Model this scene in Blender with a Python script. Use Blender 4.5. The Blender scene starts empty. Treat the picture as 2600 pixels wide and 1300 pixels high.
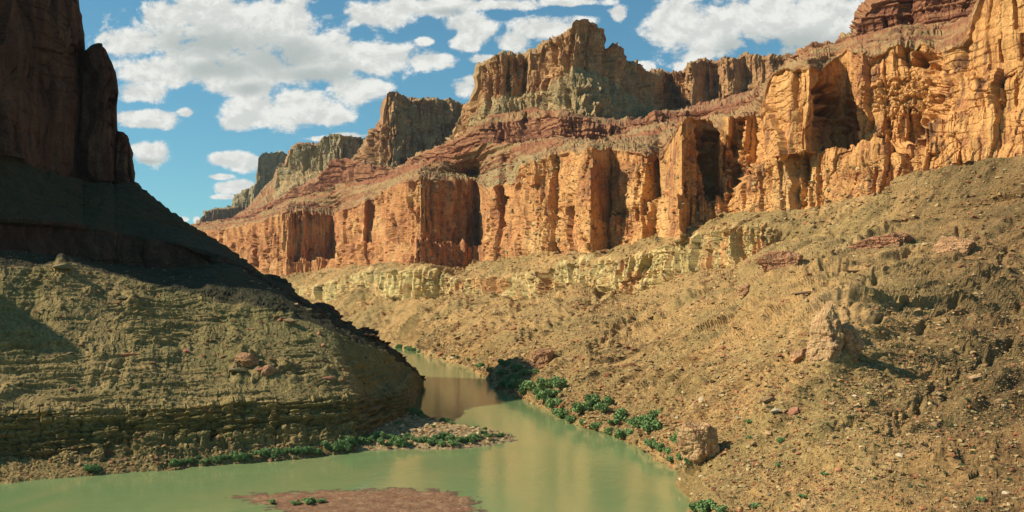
import bpy, math, random
import numpy as np
from mathutils import Vector

# ---------------------------------------------------------------- camera, sky, sun, exposure
SC = bpy.context.scene
COL = SC.collection
F, CX, HY, H = 2300.0, 1300.0, 790.0, 45.0      # focal length in photo pixels, centre column, horizon row, eye height (m)
cam = bpy.data.objects.new('camera', bpy.data.cameras.new('camera'))
COL.objects.link(cam)
cam.location = (0, 0, H)
cam.rotation_euler = (math.radians(90), 0, 0)
cam.data.sensor_width = 36
cam.data.lens = 36 * F / 2600
cam.data.shift_y = (HY - 650) / 2600
cam.data.clip_start = 1
cam.data.clip_end = 60000
SC.camera = cam

SUN_EL, SUN_A = math.radians(39), math.radians(8)     # height; how far behind the camera plane it stands on the left
SDIR = Vector((-math.cos(SUN_EL) * math.cos(SUN_A), -math.cos(SUN_EL) * math.sin(SUN_A), math.sin(SUN_EL)))
sun = bpy.data.objects.new('sun', bpy.data.lights.new('sun', 'SUN'))
COL.objects.link(sun)
sun.data.energy = 5.0
sun.data.angle = math.radians(0.6)
sun.data.color = (1.0, 0.90, 0.74)
sun.rotation_euler = SDIR.to_track_quat('Z', 'Y').to_euler()

SC.view_settings.view_transform = 'Standard'
SC.view_settings.look = 'None'
SC.view_settings.exposure = 0.50
SC.view_settings.gamma = 1.0

world = bpy.data.worlds.new('World')
SC.world = world
world.use_nodes = True
NT = world.node_tree
NT.nodes.clear()


def nd(tree, typ, **kw):
    n = tree.nodes.new(typ)
    for k, v in kw.items():
        setattr(n, k, v)
    return n


def math_(tree, op, a, b=None, c=None, clamp=False):
    n = nd(tree, 'ShaderNodeMath', operation=op)
    n.use_clamp = clamp
    for i, v in enumerate((a, b, c)):
        if v is None:
            continue
        if isinstance(v, (int, float)):
            n.inputs[i].default_value = v
        else:
            tree.links.new(v, n.inputs[i])
    return n.outputs[0]


def vmath(tree, op, a, b=None, out=0):
    n = nd(tree, 'ShaderNodeVectorMath', operation=op)
    for i, v in enumerate((a, b)):
        if v is None:
            continue
        if isinstance(v, tuple):
            n.inputs[i].default_value = v
        else:
            tree.links.new(v, n.inputs[i])
    return n.outputs[out]


def maprange(tree, v, a, b, c=0.0, d=1.0, smooth=True):
    n = nd(tree, 'ShaderNodeMapRange', interpolation_type='SMOOTHSTEP' if smooth else 'LINEAR')
    tree.links.new(v, n.inputs[0])
    for i, x in zip((1, 2, 3, 4), (a, b, c, d)):
        n.inputs[i].default_value = x
    return n.outputs[0]


def noise(tree, vec, scale, detail=6, rough=0.55, dist=0.0, out=0):
    n = nd(tree, 'ShaderNodeTexNoise')
    n.inputs['Scale'].default_value = scale
    n.inputs['Detail'].default_value = detail
    n.inputs['Roughness'].default_value = rough
    n.inputs['Distortion'].default_value = dist
    tree.links.new(vec, n.inputs['Vector'])
    return n.outputs[out]


def mixc(tree, f, a, b, blend='MIX'):
    n = nd(tree, 'ShaderNodeMix', data_type='RGBA', blend_type=blend)
    for s, v in ((0, f), (6, a), (7, b)):
        if isinstance(v, (int, float)):
            n.inputs[s].default_value = v
        elif isinstance(v, tuple):
            n.inputs[s].default_value = (*v, 1)
        else:
            tree.links.new(v, n.inputs[s])
    return n.outputs[2]


# clouds: (column, row, half width, half height) as seen from the river bend, kept as directions of the sky
CLOUDS = [(520, 140, 120, 60), (690, 180, 120, 60), (350, 105, 110, 42), (430, 45, 130, 60), (560, 60, 170, 100), (700, 70, 150, 110), (800, 150, 150, 75),
          (960, 150, 150, 48), (1080, 155, 75, 30), (900, 225, 90, 45), (430, 180, 150, 45), (360, 235, 80, 28), (620, 195, 160, 60),
          (640, 280, 90, 48), (760, 270, 120, 60), (610, 315, 55, 25), (830, 300, 70, 26),
          (375, 305, 88, 26), (335, 300, 60, 26), (380, 392, 52, 34), (350, 378, 30, 20), (473, 286, 24, 14), (580, 405, 70, 22),
          (620, 412, 55, 22), (556, 449, 34, 9), (590, 476, 55, 18), (565, 500, 38, 7), (880, 345, 60, 12), (820, 352, 45, 9),
          (1180, 225, 48, 30), (1200, 205, 30, 20), (468, 556, 12, 8), (500, 562, 9, 11),
          (960, 40, 90, 45), (1050, 15, 130, 28), (1200, 70, 60, 45), (1180, 110, 55, 25), (1260, 12, 150, 18), (1440, 5, 120, 14),
          (1400, 75, 100, 38), (1480, 60, 60, 28), (1300, 110, 60, 30), (1240, 150, 60, 14), (1570, 35, 26, 22), (1080, 105, 24, 14),
          (1710, 60, 85, 75), (1800, 90, 130, 75), (1950, 50, 200, 90), (2080, 90, 140, 85), (1760, 145, 60, 35), (1740, 165, 40, 18),
          (1625, 168, 34, 14), (2300, 30, 200, 90), (2600, 20, 160, 60), (-100, 200, 200, 60), (900, -160, 500, 60), (2000, -200, 400, 70)]
GREYS = [(560, 110, 200, 45), (700, 140, 170, 55), (560, 175, 150, 30), (800, 190, 130, 30), (2010, 125, 200, 50), (1850, 120, 60, 40), (1130, 30, 60, 14), (380, 410, 60, 12), (640, 225, 60, 20)]
tc = nd(NT, 'ShaderNodeTexCoord').outputs['Generated']
sep = nd(NT, 'ShaderNodeSeparateXYZ')
NT.links.new(tc, sep.inputs[0])
ydir = math_(NT, 'MAXIMUM', sep.outputs[1], 0.08)
cu = math_(NT, 'DIVIDE', sep.outputs[0], ydir)
cv = math_(NT, 'DIVIDE', sep.outputs[2], ydir)
cmb = nd(NT, 'ShaderNodeCombineXYZ')
NT.links.new(cu, cmb.inputs[0])
NT.links.new(cv, cmb.inputs[1])
UV = cmb.outputs[0]


def blob_field(blobs, k):
    cur = None
    for (x, y, rx, ry) in blobs:
        d = vmath(NT, 'SUBTRACT', UV, ((x - CX) / F, (HY - y) / F, 0))
        d = vmath(NT, 'MULTIPLY', d, (F / rx, F / ry, 0))
        ln = vmath(NT, 'LENGTH', d, out=1)
        cur = ln if cur is None else math_(NT, 'SMOOTH_MIN', cur, ln, k)
    return cur


wv = nd(NT, 'ShaderNodeMapping')
wv.inputs['Scale'].default_value = (1, 1.35, 1)
NT.links.new(UV, wv.inputs[0])
n1 = noise(NT, wv.outputs[0], 9.0, 3, 0.5)
n2 = noise(NT, wv.outputs[0], 22.0, 9, 0.66, 0.2)
n3 = noise(NT, wv.outputs[0], 14.0, 6, 0.55)
fld = blob_field(CLOUDS, 0.45)
fld = math_(NT, 'SUBTRACT', 1.05, fld)
fld = math_(NT, 'ADD', fld, math_(NT, 'MULTIPLY', math_(NT, 'SUBTRACT', n1, 0.5), 1.1))
fld = math_(NT, 'ADD', fld, math_(NT, 'MULTIPLY', math_(NT, 'SUBTRACT', n2, 0.5), 2.5))
dens = maprange(NT, fld, 0.0, 0.42)
dens = math_(NT, 'MULTIPLY', dens, maprange(NT, sep.outputs[1], 0.05, 0.3))
gry = math_(NT, 'SUBTRACT', 1.25, blob_field(GREYS, 0.3))
gry = math_(NT, 'ADD', gry, math_(NT, 'MULTIPLY', math_(NT, 'SUBTRACT', n3, 0.5), 1.6))
gry = maprange(NT, gry, -0.1, 1.1, 0.0, 0.9)
# each cloud is a little greyer below its billows
off = vmath(NT, 'ADD', wv.outputs[0], (-0.004, 0.012, 0))
n2b = noise(NT, off, 22.0, 9, 0.66, 0.2)
bil = maprange(NT, math_(NT, 'SUBTRACT', n2, n2b), -0.10, 0.12, 0.0, 1.0)
sky = nd(NT, 'ShaderNodeTexSky', sky_type='NISHITA')
sky.sun_disc = False
sky.sun_elevation = SUN_EL
sky.sun_rotation = math.atan2(SDIR.x, SDIR.y)
sky.air_density = 1.0
sky.dust_density = 0.2
sky.ozone_density = 1.0
skyc = mixc(NT, 1.0, sky.outputs[0], (0.72, 1.38, 1.42), 'MULTIPLY')
white = mixc(NT, bil, (8.4, 8.6, 8.2), (11.0, 11.0, 10.4))
cldc = mixc(NT, gry, white, (5.6, 6.2, 6.0))
allc = mixc(NT, dens, skyc, cldc)
bg = nd(NT, 'ShaderNodeBackground')
bg.inputs[1].default_value = 0.056
NT.links.new(allc, bg.inputs[0])
wo = nd(NT, 'ShaderNodeOutputWorld')
NT.links.new(bg.outputs[0], wo.inputs[0])
world.cycles.sampling_method = 'MANUAL'
world.cycles.sample_map_resolution = 512

# ---------------------------------------------------------------- number helpers
RNG = np.random.default_rng(7)
random.seed(7)


def hsh(i, j, k, seed):
    h = (i.astype(np.uint32) * np.uint32(374761393) + j.astype(np.uint32) * np.uint32(668265263)
         + k.astype(np.uint32) * np.uint32(2147483647) + np.uint32(seed * 974711 & 0xffffffff))
    h = (h ^ (h >> np.uint32(13))) * np.uint32(1274126177)
    h = (h ^ (h >> np.uint32(15))) * np.uint32(2246822519)
    return h ^ (h >> np.uint32(16))


def r01(h):
    return (h & np.uint32(0xffffff)).astype(np.float32) / np.float32(16777216)


def perlin(x, y, z, seed=0):
    x, y, z = np.broadcast_arrays(np.asarray(x, np.float32), np.asarray(y, np.float32), np.asarray(z, np.float32))
    xi, yi, zi = np.floor(x), np.floor(y), np.floor(z)
    fx, fy, fz = x - xi, y - yi, z - zi
    xi, yi, zi = xi.astype(np.int64), yi.astype(np.int64), zi.astype(np.int64)
    ux, uy, uz = [f * f * f * (f * (f * 6 - 15) + 10) for f in (fx, fy, fz)]
    out = 0
    for a in (0, 1):
        for b in (0, 1):
            for c in (0, 1):
                h = hsh(xi + a, yi + b, zi + c, seed)
                gx = ((h & np.uint32(1023)).astype(np.float32) / 511.5 - 1)
                gy = (((h >> np.uint32(10)) & np.uint32(1023)).astype(np.float32) / 511.5 - 1)
                gz = (((h >> np.uint32(20)) & np.uint32(1023)).astype(np.float32) / 511.5 - 1)
                w = (ux if a else 1 - ux) * (uy if b else 1 - uy) * (uz if c else 1 - uz)
                out = out + w * (gx * (fx - a) + gy * (fy - b) + gz * (fz - c))
    return out * 1.3


def fbm(x, y, z, octv=4, gain=0.5, seed=0):
    a, s, t = 1.0, 0, 0
    for o in range(octv):
        s = s + a * perlin(x * 2 ** o, y * 2 ** o, z * 2 ** o, seed + o * 17)
        t += a
        a *= gain
    return s / t * 1.6


def ridged(x, y, z, octv=3, gain=0.5, seed=0):
    a, s, t = 1.0, 0, 0
    for o in range(octv):
        s = s + a * (1 - 2.2 * np.abs(perlin(x * 2 ** o, y * 2 ** o, z * 2 ** o, seed + o * 31)))
        t += a
        a *= gain
    return s / t


def facets(u, v, seed=0, tilt=1.0):
    """fractured rock: every cell of a jittered grid is its own tilted face; returns (offset, crack distance, cell value)"""
    u, v = np.broadcast_arrays(np.asarray(u, np.float32), np.asarray(v, np.float32))
    ui, vi = np.floor(u).astype(np.int64), np.floor(v).astype(np.int64)
    f1 = np.full(u.shape, 9.0, np.float32)
    f2 = np.full(u.shape, 9.0, np.float32)
    off = np.zeros(u.shape, np.float32)
    val = np.zeros(u.shape, np.float32)
    zero = np.zeros_like(ui)
    for a in (-1, 0, 1):
        for b in (-1, 0, 1):
            h = hsh(ui + a, vi + b, zero, seed)
            h2 = hsh(ui + a, vi + b, zero + 1, seed + 5)
            px = ui + a + 0.15 + 0.7 * r01(h)
            py = vi + b + 0.15 + 0.7 * r01(h2)
            du, dv = u - px, v - py
            d = np.maximum(np.abs(du), np.abs(dv)) * 0.6 + np.hypot(du, dv) * 0.4
            h3 = hsh(ui + a, vi + b, zero + 2, seed + 9)
            r = r01(h3)
            gu = (((h3 >> np.uint32(8)) & np.uint32(255)).astype(np.float32) / 127.5 - 1)
            gv = (((h3 >> np.uint32(16)) & np.uint32(255)).astype(np.float32) / 127.5 - 1)
            o = (r * 2 - 1) + tilt * (gu * du * 1.4 + gv * dv * 0.7)
            near = d < f1
            f2 = np.where(near, f1, np.minimum(f2, d))
            off = np.where(near, o, off)
            val = np.where(near, r, val)
            f1 = np.where(near, d, f1)
    return off, f2 - f1, val


def sstep(x, a, b):
    t = np.clip((x - a) / (b - a), 0, 1)
    return t * t * (3 - 2 * t)


def line(pts, px):
    p = np.array(sorted(pts), float)
    return np.interp(px, p[:, 0], p[:, 1])


def smooth1(a, n):
    if n < 1:
        return a
    k = np.exp(-0.5 * (np.arange(-3 * n, 3 * n + 1) / n) ** 2)
    k /= k.sum()
    return np.convolve(np.pad(a, 3 * n, mode='edge'), k, 'valid')


def project(V):
    d = V[..., 1]
    return CX + V[..., 0] / d * F, HY - (V[..., 2] - H) / d * F


def shore_d(py):
    return H * F / (py - HY)


# ---------------------------------------------------------------- mesh helpers
def mesh_from_arrays(name, verts, faces, mat, colors=None, smooth=False):
    me = bpy.data.meshes.new(name)
    verts = np.ascontiguousarray(verts, np.float32).reshape(-1, 3)
    faces = np.ascontiguousarray(faces, np.int32)
    nf, k = faces.shape
    me.vertices.add(len(verts))
    me.vertices.foreach_set('co', verts.ravel())
    me.loops.add(nf * k)
    me.loops.foreach_set('vertex_index', faces.ravel())
    me.polygons.add(nf)
    me.polygons.foreach_set('loop_start', np.arange(0, nf * k, k, dtype=np.int32))
    me.polygons.foreach_set('loop_total', np.full(nf, k, np.int32))
    me.polygons.foreach_set('use_smooth', np.full(nf, smooth))
    if colors is not None:
        ca = me.color_attributes.new('Col', 'FLOAT_COLOR', 'POINT')
        c4 = np.ones((len(verts), 4), np.float32)
        c4[:, :3] = np.clip(colors.reshape(-1, 3), 0.005, 0.9)
        ca.data.foreach_set('color', c4.ravel())
    me.update(calc_edges=True)
    me.materials.append(mat)
    return me


def link(name, me, parent=None, **props):
    o = bpy.data.objects.new(name, me)
    COL.objects.link(o)
    if parent:
        o.parent = parent
    for k, v in props.items():
        o[k] = v
    return o


def grid_faces(R, C):
    idx = np.arange(R * C).reshape(R, C)
    return np.stack([idx[:-1, :-1], idx[:-1, 1:], idx[1:, 1:], idx[1:, :-1]], -1).reshape(-1, 4)


def rock_material(name, rough=0.95, bump=0.6, fine=1.2, coarse=0.25):
    m = bpy.data.materials.new(name)
    m.use_nodes = True
    t = m.node_tree
    b = t.nodes['Principled BSDF']
    b.inputs['Roughness'].default_value = rough
    b.inputs['Specular IOR Level'].default_value = 0.15
    g = nd(t, 'ShaderNodeNewGeometry').outputs['Position']
    a = nd(t, 'ShaderNodeVertexColor')
    a.layer_name = 'Col'
    nf = noise(t, g, fine, 8, 0.7)
    nc = noise(t, g, coarse, 6, 0.6)
    v = math_(t, 'MULTIPLY', maprange(t, nf, 0.3, 0.7, 0.5, 1.5, False), maprange(t, nc, 0.3, 0.7, 0.78, 1.22, False))
    cmb_ = nd(t, 'ShaderNodeCombineXYZ')
    for i in range(3):
        t.links.new(v, cmb_.inputs[i])
    c = mixc(t, 1.0, a.outputs[0], cmb_.outputs[0], 'MULTIPLY')
    t.links.new(c, b.inputs['Base Color'])
    bp = nd(t, 'ShaderNodeBump')
    bp.inputs['Strength'].default_value = bump
    bp.inputs['Distance'].default_value = 1.3 / fine
    t.links.new(nf, bp.inputs['Height'])
    t.links.new(bp.outputs[0], b.inputs['Normal'])
    return m


def C3(*c):
    return np.array(c, np.float32)


def lerp(a, b, t):
    t = np.asarray(t)[..., None]
    return a * (1 - t) + b * t


# kinds of ground, in palettes of rock colour; talus has shade painted in at the right
def colour_ground(kind, X, Y, Z, px, py, fac):
    n_lo = fbm(X / 60, Y / 60, Z / 60, 3, seed=101)
    n_md = fbm(X / 14, Y / 14, Z / 10, 4, 0.6, seed=131)
    n_hi = fbm(X / 3, Y / 3, Z / 3, 3, 0.7, seed=151)
    vert = fbm(X / 5, Y / 5, Z / 70, 4, 0.6, seed=171)        # stains that run down a cliff
    bed = fbm(X / 300, Y / 300, Z / 5.0, 4, 0.65, seed=191)    # beds
    if kind == 'talus':
        c = lerp(C3(.375, .250, .118), C3(.272, .208, .098), sstep(n_lo + 0.5 * n_md, -.35, .4))
        along = -.5 * X + .86 * Y + 9 * fbm(X / 50, Y / 50, Z / 50, 3, seed=221)
        chute = fbm(along / 9, (.86 * X + .5 * Y) / 170, 0, 4, .65, seed=223)
        c = lerp(c, C3(.215, .150, .075), sstep(chute, .08, .5) * .75)
        c = lerp(c, C3(.46, .33, .18), sstep(-chute, .15, .6) * .6)
        c = lerp(c, C3(.40, .23, .12), sstep(n_hi + n_md * .6, .25, .8) * .7)
        c = lerp(c, C3(.50, .41, .24), sstep(-n_hi + n_md * .3, .45, .9) * .6)
        c = lerp(c, C3(.17, .15, .075), sstep(fbm(X / 2.2, Y / 2.2, Z / 2.2, 2, seed=211), .38, .62) * .55)
        c = lerp(c, c * C3(.55, .53, .55), sstep(px + 60 * n_lo, 2150, 2520) * .9)  # right-edge shade painted into the talus colour, growing darker to the right
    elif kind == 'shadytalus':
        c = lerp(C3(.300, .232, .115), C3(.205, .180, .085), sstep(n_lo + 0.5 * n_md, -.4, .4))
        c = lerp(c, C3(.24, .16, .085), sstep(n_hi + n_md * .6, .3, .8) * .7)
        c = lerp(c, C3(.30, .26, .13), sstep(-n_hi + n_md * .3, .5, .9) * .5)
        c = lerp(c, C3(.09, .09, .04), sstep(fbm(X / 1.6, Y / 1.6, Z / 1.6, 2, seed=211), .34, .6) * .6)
    elif kind == 'muav':
        c = lerp(C3(.60, .50, .26), C3(.46, .40, .21), sstep(bed, -.3, .4))
        c = lerp(c, C3(.46, .23, .105), sstep(vert + n_lo * .8, -.1, .4) * .8)
        c = lerp(c, C3(.22, .19, .11), sstep(-vert, .15, .5) * .75)
        c = lerp(c, colour_ground('talus', X, Y, Z, px, py, fac * 0), sstep(px + 30 * n_lo, 1950, 2010))
    elif kind == 'redwall':
        base = lerp(C3(.47, .245, .115), C3(.55, .315, .135), sstep(px + n_lo * 300, 1000, 1800))
        base = lerp(base, C3(.60, .41, .21), sstep(n_lo + .4 * vert, .15, .6) * .55)
        c = lerp(base, C3(.38, .165, .08), sstep(-n_lo + .8 * vert + .35 * bed, -.1, .4) * .8)
        c = lerp(c, C3(.14, .09, .06), sstep(vert - .3 * n_lo, .16, .5) * .75)
        c = lerp(c, C3(.30, .20, .12), sstep(bed + n_md * .5, .35, .8) * .35)
    elif kind == 'supai':
        c = lerp(C3(.19, .080, .052), C3(.32, .165, .095), sstep(bed + .4 * n_md, -.25, .3))
        c = lerp(c, C3(.16, .07, .05), sstep(vert, .2, .7) * .5)
    elif kind == 'bench':
        c = lerp(C3(.33, .20, .11), C3(.28, .22, .12), sstep(n_md, -.3, .4))
        bed2 = fbm(X / 400, Y / 400, Z / 9.0, 3, 0.6, seed=196)
        c = lerp(c, C3(.27, .11, .065), sstep(bed2 + .35 * n_md, -.05, .12) * .85)
        c = lerp(c, C3(.13, .07, .045), sstep(bed + .3 * n_md, .25, .5) * .6)
    elif kind == 'capgreen':
        c = lerp(C3(.25, .235, .14), C3(.36, .255, .14), sstep(n_md + n_lo, -.35, .35))
        c = lerp(c, C3(.12, .13, .085), sstep(n_hi + .5 * n_md, .05, .5) * .65)
        c = lerp(colour_ground('bench', X, Y, Z, px, py, fac * 0), c, (.15 + .85 * sstep(px, 1040, 1100) * sstep(px, 1420, 1330)) * sstep(n_md + n_lo, -.5, 0))
    elif kind == 'butte':
        c = lerp(C3(.41, .255, .135), C3(.30, .165, .095), sstep(bed + .5 * vert, -.3, .5))
        c = lerp(c, C3(.45, .33, .19), sstep(n_lo, .1, .5) * .6)
        c = lerp(c, C3(.17, .125, .085), sstep(vert, .25, .8) * .5)
    elif kind == 'apron':
        c = lerp(C3(.25, .225, .14), C3(.40, .29, .16), sstep(n_md + .5 * n_lo, -.4, .1))
        c = lerp(c, C3(.12, .12, .08), sstep(n_lo + n_hi * .6, .05, .45) * .5)
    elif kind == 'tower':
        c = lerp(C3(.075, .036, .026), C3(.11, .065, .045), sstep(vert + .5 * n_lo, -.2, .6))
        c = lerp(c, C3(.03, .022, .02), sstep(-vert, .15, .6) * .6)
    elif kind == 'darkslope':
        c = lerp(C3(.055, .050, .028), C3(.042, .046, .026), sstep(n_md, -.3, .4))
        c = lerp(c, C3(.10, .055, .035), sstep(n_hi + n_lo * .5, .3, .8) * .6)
    elif kind == 'dist':
        c = lerp(C3(.27, .245, .16), C3(.33, .26, .165), sstep(bed, -.3, .4))
        c = lerp(c, C3(.20, .14, .11), sstep(vert, .2, .8) * .4)
    elif kind == 'distred':
        c = lerp(C3(.20, .12, .10), C3(.26, .20, .14), sstep(bed, -.3, .4))
    c = c * (1 + 0.10 * n_hi[..., None]) * (1 + fac[..., None] * 0.16)
    return c


CLIFF = {'muav', 'redwall', 'supai', 'butte', 'tower', 'dist', 'distred'}


class Loft:
    """a landform swept through its strata: for each column the strata boundaries (row, distance) become one profile, then weathered"""

    def __init__(self, px, knots, step=2.4, seed=0, tangent=(-.5, .86), amp=1.0, gully=1.0, ledge=1.0, uscale=1.0, lump=1.0, muavf=False):
        self.px = px
        n = len(px)
        ks = []
        for k in knots:
            d = k['d'](px) if callable(k['d']) else line(k['d'], px)
            if 'z' in k:
                z = k['z'](px, d) if callable(k['z']) else line(k['z'], px)
            else:
                py = k['py'](px) if callable(k['py']) else line(k['py'], px)
                z = H + (HY - py) / F * d
            sm = k.get('smooth', 0)
            ks.append((smooth1(d, sm), smooth1(z, sm)))
        rows_d, rows_z, kinds, tt = [], [], [], []
        for i in range(len(ks) - 1):
            (d0, z0), (d1, z1) = ks[i], ks[i + 1]
            p0, p1 = HY - (z0 - H) / d0 * F, HY - (z1 - H) / d1 * F
            vis = (px > -60) & (px < 2700)
            m = max(4, int(np.percentile(np.abs(p1 - p0)[vis], 97) / knots[i + 1].get('step', step)))
            m = min(m, knots[i + 1].get('maxrows', 400))
            for j in range(m):
                t = j / m
                rows_d.append(d0 * (1 - t) + d1 * t)
                rows_z.append(z0 * (1 - t) + z1 * t)
                kinds.append(knots[i + 1]['kind'])
                tt.append(t)
        rows_d.append(ks[-1][0]); rows_z.append(ks[-1][1]); kinds.append(kinds[-1]); tt.append(1)
        D, Z = np.array(rows_d), np.array(rows_z)
        X = (px[None, :] - CX) / F * D
        V = np.stack([X, D, Z], -1)
        self.R, self.C = R, C = D.shape
        # face direction of the unweathered form
        du = np.gradient(V, axis=1)
        dv = np.gradient(V, axis=0)
        N = np.cross(du, dv)
        N /= np.linalg.norm(N, axis=-1, keepdims=True) + 1e-9
        for _ in range(2):
            N[1:-1] = (N[:-2] + N[1:-1] + N[2:]) / 3
            N[:, 1:-1] = (N[:, :-2] + N[:, 1:-1] + N[:, 2:]) / 3
        N /= np.linalg.norm(N, axis=-1, keepdims=True) + 1e-9
        mid = R // 2
        u = np.concatenate([[0], np.cumsum(np.hypot(np.diff(X[mid]), np.diff(D[mid])))])
        U = np.broadcast_to(u[None, :], D.shape)
        Y = D
        wc = np.array([1.0 if k in CLIFF else {'apron': .75, 'capgreen': .2}.get(k, 0.0) for k in kinds])
        wc = smooth1(wc, 1)[:, None] * np.ones((1, n))
        fade = 1 - sstep(px + 40 * perlin(px / 60, 0, 0, 9), 1950, 2030)
        for r_, k_ in enumerate(kinds):
            if k_ == 'muav':
                wc[r_] *= fade
        PX, PY = project(V)
        off = np.zeros_like(D)
        # size of the roughness follows how far the ground is, as finer rock is only seen near
        pix = np.clip(D / F * 2.54, 0.3, 4)
        # cliffs
        warp = 5 * fbm(X / 30, Y / 30, Z / 30, 2, seed=seed + 1)
        sU = U * uscale
        f1, k1, v1 = facets((sU + warp) / 24, (Z + warp) / 95, seed + 2)
        f2, k2, v2 = facets((sU + warp * .6) / 8.0, (Z + warp) / 52, seed + 3)
        f3, k3, v3 = facets((sU + warp * .3) / 3.4, Z / 13, seed + 4)
        bedn = fbm(U / 90, Z * 0 + 3, Z / 3.2, 3, 0.6, seed=seed + 5)
        bedn = np.sign(bedn) * np.abs(bedn) ** .6
        calm = sstep(fbm(X / 45, Y / 45, Z / 60, 2, seed=seed + 31), -.25, .35)
        cl = 4.6 * f1 + (1.3 + 1.9 * calm) * f2 + (.4 + .8 * calm) * f3 + (.08 + .16 * calm) * bedn
        cl = cl - (.5 + 1.1 * calm) * np.exp(-(k2 / .07) ** 2) - (.3 + .6 * calm) * np.exp(-(k3 / .1) ** 2)
        fr = np.mod(Z / 8.5 + .25 * warp + .5 * perlin(U / 60, Z / 30, 0, seed + 41), 1)
        cl = cl - (.5 + .9 * calm) * np.exp(-((fr - .5) / .055) ** 2)
        f4, k4, v4 = facets((sU + warp * .3) / 2.3, Z / 15, seed + 36)
        cl = cl + (.3 + .5 * calm) * f4
        cl = cl + 3.4 * ridged(U / 16 + warp * .05, Z / 110, Z * 0, 3, 0.6, seed=seed + 6)
        cl = cl + sstep(D, 850, 1300) * (5.5 * ridged(U / 40, Z / 260, Z * 0 + 3, 2, .6, seed=seed + 37) + 2.5 * ridged(U / 15, Z / 130, Z * 0 + 5, 2, .6, seed=seed + 38))
        cl = cl + 6.5 * fbm(X / 42, Y / 42, Z / 50, 3, .55, seed=seed + 43)
        cl = (cl - cl.mean()) * amp
        # loose slopes, in two sizes of relief: what is far keeps only its large forms
        c0 = tangent[0] * X + tangent[1] * Y
        q0 = (tangent[1] * X - tangent[0] * Y) * .82 + Z * .6
        c0, q0 = c0.astype(np.float32), q0.astype(np.float32)

        tm = smooth1(np.array([1.0 if k == 'talus' else 0 for k in kinds]), 3)[:, None] * sstep(Z, 3, 16)

        def loose(S, sd, fine):
            c, q, x, y, z = c0 / S, q0 / S, X / S, Y / S, Z / S
            w2 = 14 * fbm(x / 70, y / 70, z / 70, 3, seed=sd + 7)
            w3 = 3 * fbm(x / 12, y / 12, z / 12, 2, seed=sd + 17)
            g1 = ridged((c + w2) / 34, q / 170, q * 0, 2, 0.5, sd + 8)
            g2 = ridged((c + w2 * .5 + w3) / 10, q / 50, q * 0 + 5, 2, 0.6, sd + 9)
            led = fbm(c / 60 + w3 * .1, q * 0, z / 2.4, 3, .6, seed=sd + 10)
            led = np.sign(led) * np.abs(led) ** .5
            ledm = sstep(fbm(x / 35, y / 35, z / 20, 3, seed=sd + 11), -0.05, 0.3)
            rocky = sstep(fbm(x / 22, y / 22, z / 22, 3, seed=sd + 14), -.3, .4)
            g3 = ridged((c + w2 * .5 + w3 * .6) / 3.6, q / 26, q * 0 + 9, 2, 0.6, sd + 19)
            saw = np.mod((c + w2 * 1.3) / 27, 1)
            saw2 = np.mod((c + w2 * .8 + w3) / 9.3 + .3, 1)
            sm = sstep(fbm(c / 60, q / 45, q * 0 + 2, 3, seed=sd + 23), -.15, .25)
            sm2 = sstep(fbm(c / 20, q / 30, q * 0 + 7, 3, seed=sd + 24), -.1, .3)
            sw = sstep(1 - saw, 0, .8) * sstep(saw, 0, .16) * sm * (2.6 if fine else 1.1) + (1 - saw2) * sstep(saw2, 0, .3) * sm2 * .35
            h = 1.3 * (gully > .5) * sw * tm + (2.6 if fine else 1.7) * gully * g1 * (.4 + .6 * tm) + 1.9 * gully * g2 * (.4 + rocky) + .55 * gully * g3 * (.3 + rocky) + 1.3 * ledge * led * ledm
            h = h + 0.5 * lump * fbm(x / 5, y / 5, z / 5, 3, .6, seed=sd + 15)
            if fine:
                r1, k1, v1 = facets((c + w3 * .5) / .95, (q + w3 * .5) / .85, sd + 12)
                r2, k2, v2 = facets((c + w3 * .5) / 2.1, (q + w3 * .5) / 1.8, sd + 13)
                r3, k3, v3 = facets((c + w3 * .5) / 5.2, (q + w3 * .5) / 4.2, sd + 16)
                h = h + .10 * r1 + (.10 + .12 * rocky) * np.where(v2 > .55, r2 + .3, -.1) + .7 * lump * np.where((v3 > .8) & (rocky > .5), sstep(k3, 0, .35), 0)
            else:
                r1, k1, v1 = facets((c + w3 * .5) / 2.1, (q + w3 * .5) / 1.8, sd + 12)
                h = h + .45 * (.5 + rocky) * r1
            return h * S, r1, led * ledm

        far = sstep(D, 420, 1050)
        if D.min() > 1000:
            ta, rk, ledv = loose(2.6, seed, False)
        else:
            ta1, rk, led1 = loose(1.0, seed, True)
            ta2, rk2, led2 = loose(2.4, seed + 40, False)
            ta = ta1 * (1 - far) + ta2 * far
            rk = rk * (1 - far) + rk2 * far
            ledv = led1 * (1 - far) + led2 * far
        # cliffs weather back along the trend of the whole wall, so that their joints stay upright and sharp
        kk_ = 24
        cs = np.cumsum(np.pad(N, ((0, 0), (kk_ + 1, kk_), (0, 0)), mode='edge'), axis=1)
        Ns = cs[:, 2 * kk_ + 1:] - cs[:, :-(2 * kk_ + 1)]
        Ns[..., 2] *= .3
        Ns /= np.linalg.norm(Ns, axis=-1, keepdims=True) + 1e-9
        wN = np.clip(wc * 1.0, 0, 1)[..., None]
        N = N * (1 - wN) + Ns * wN
        self.D, self.Z, self.X, self.U, self.N, self.PX, self.PY = D, Z, X, U, N, PX, PY
        self.kinds, self.tt = kinds, np.array(tt)
        off = cl * wc + ta * (1 - wc)
        stair = fbm(U / 220, Z * 0 + 9, (Z + 3 * perlin(X / 50, Y / 50, 0, 5)) / 11, 3, .6, seed=seed + 33)
        bw = smooth1(np.array([1.0 if k == 'bench' else (.7 if k == 'supai' else 0) for k in kinds]), 1)[:, None]
        off += bw * np.sign(stair) * np.abs(stair) ** .35 * 4.5
        self.off = off
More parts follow.
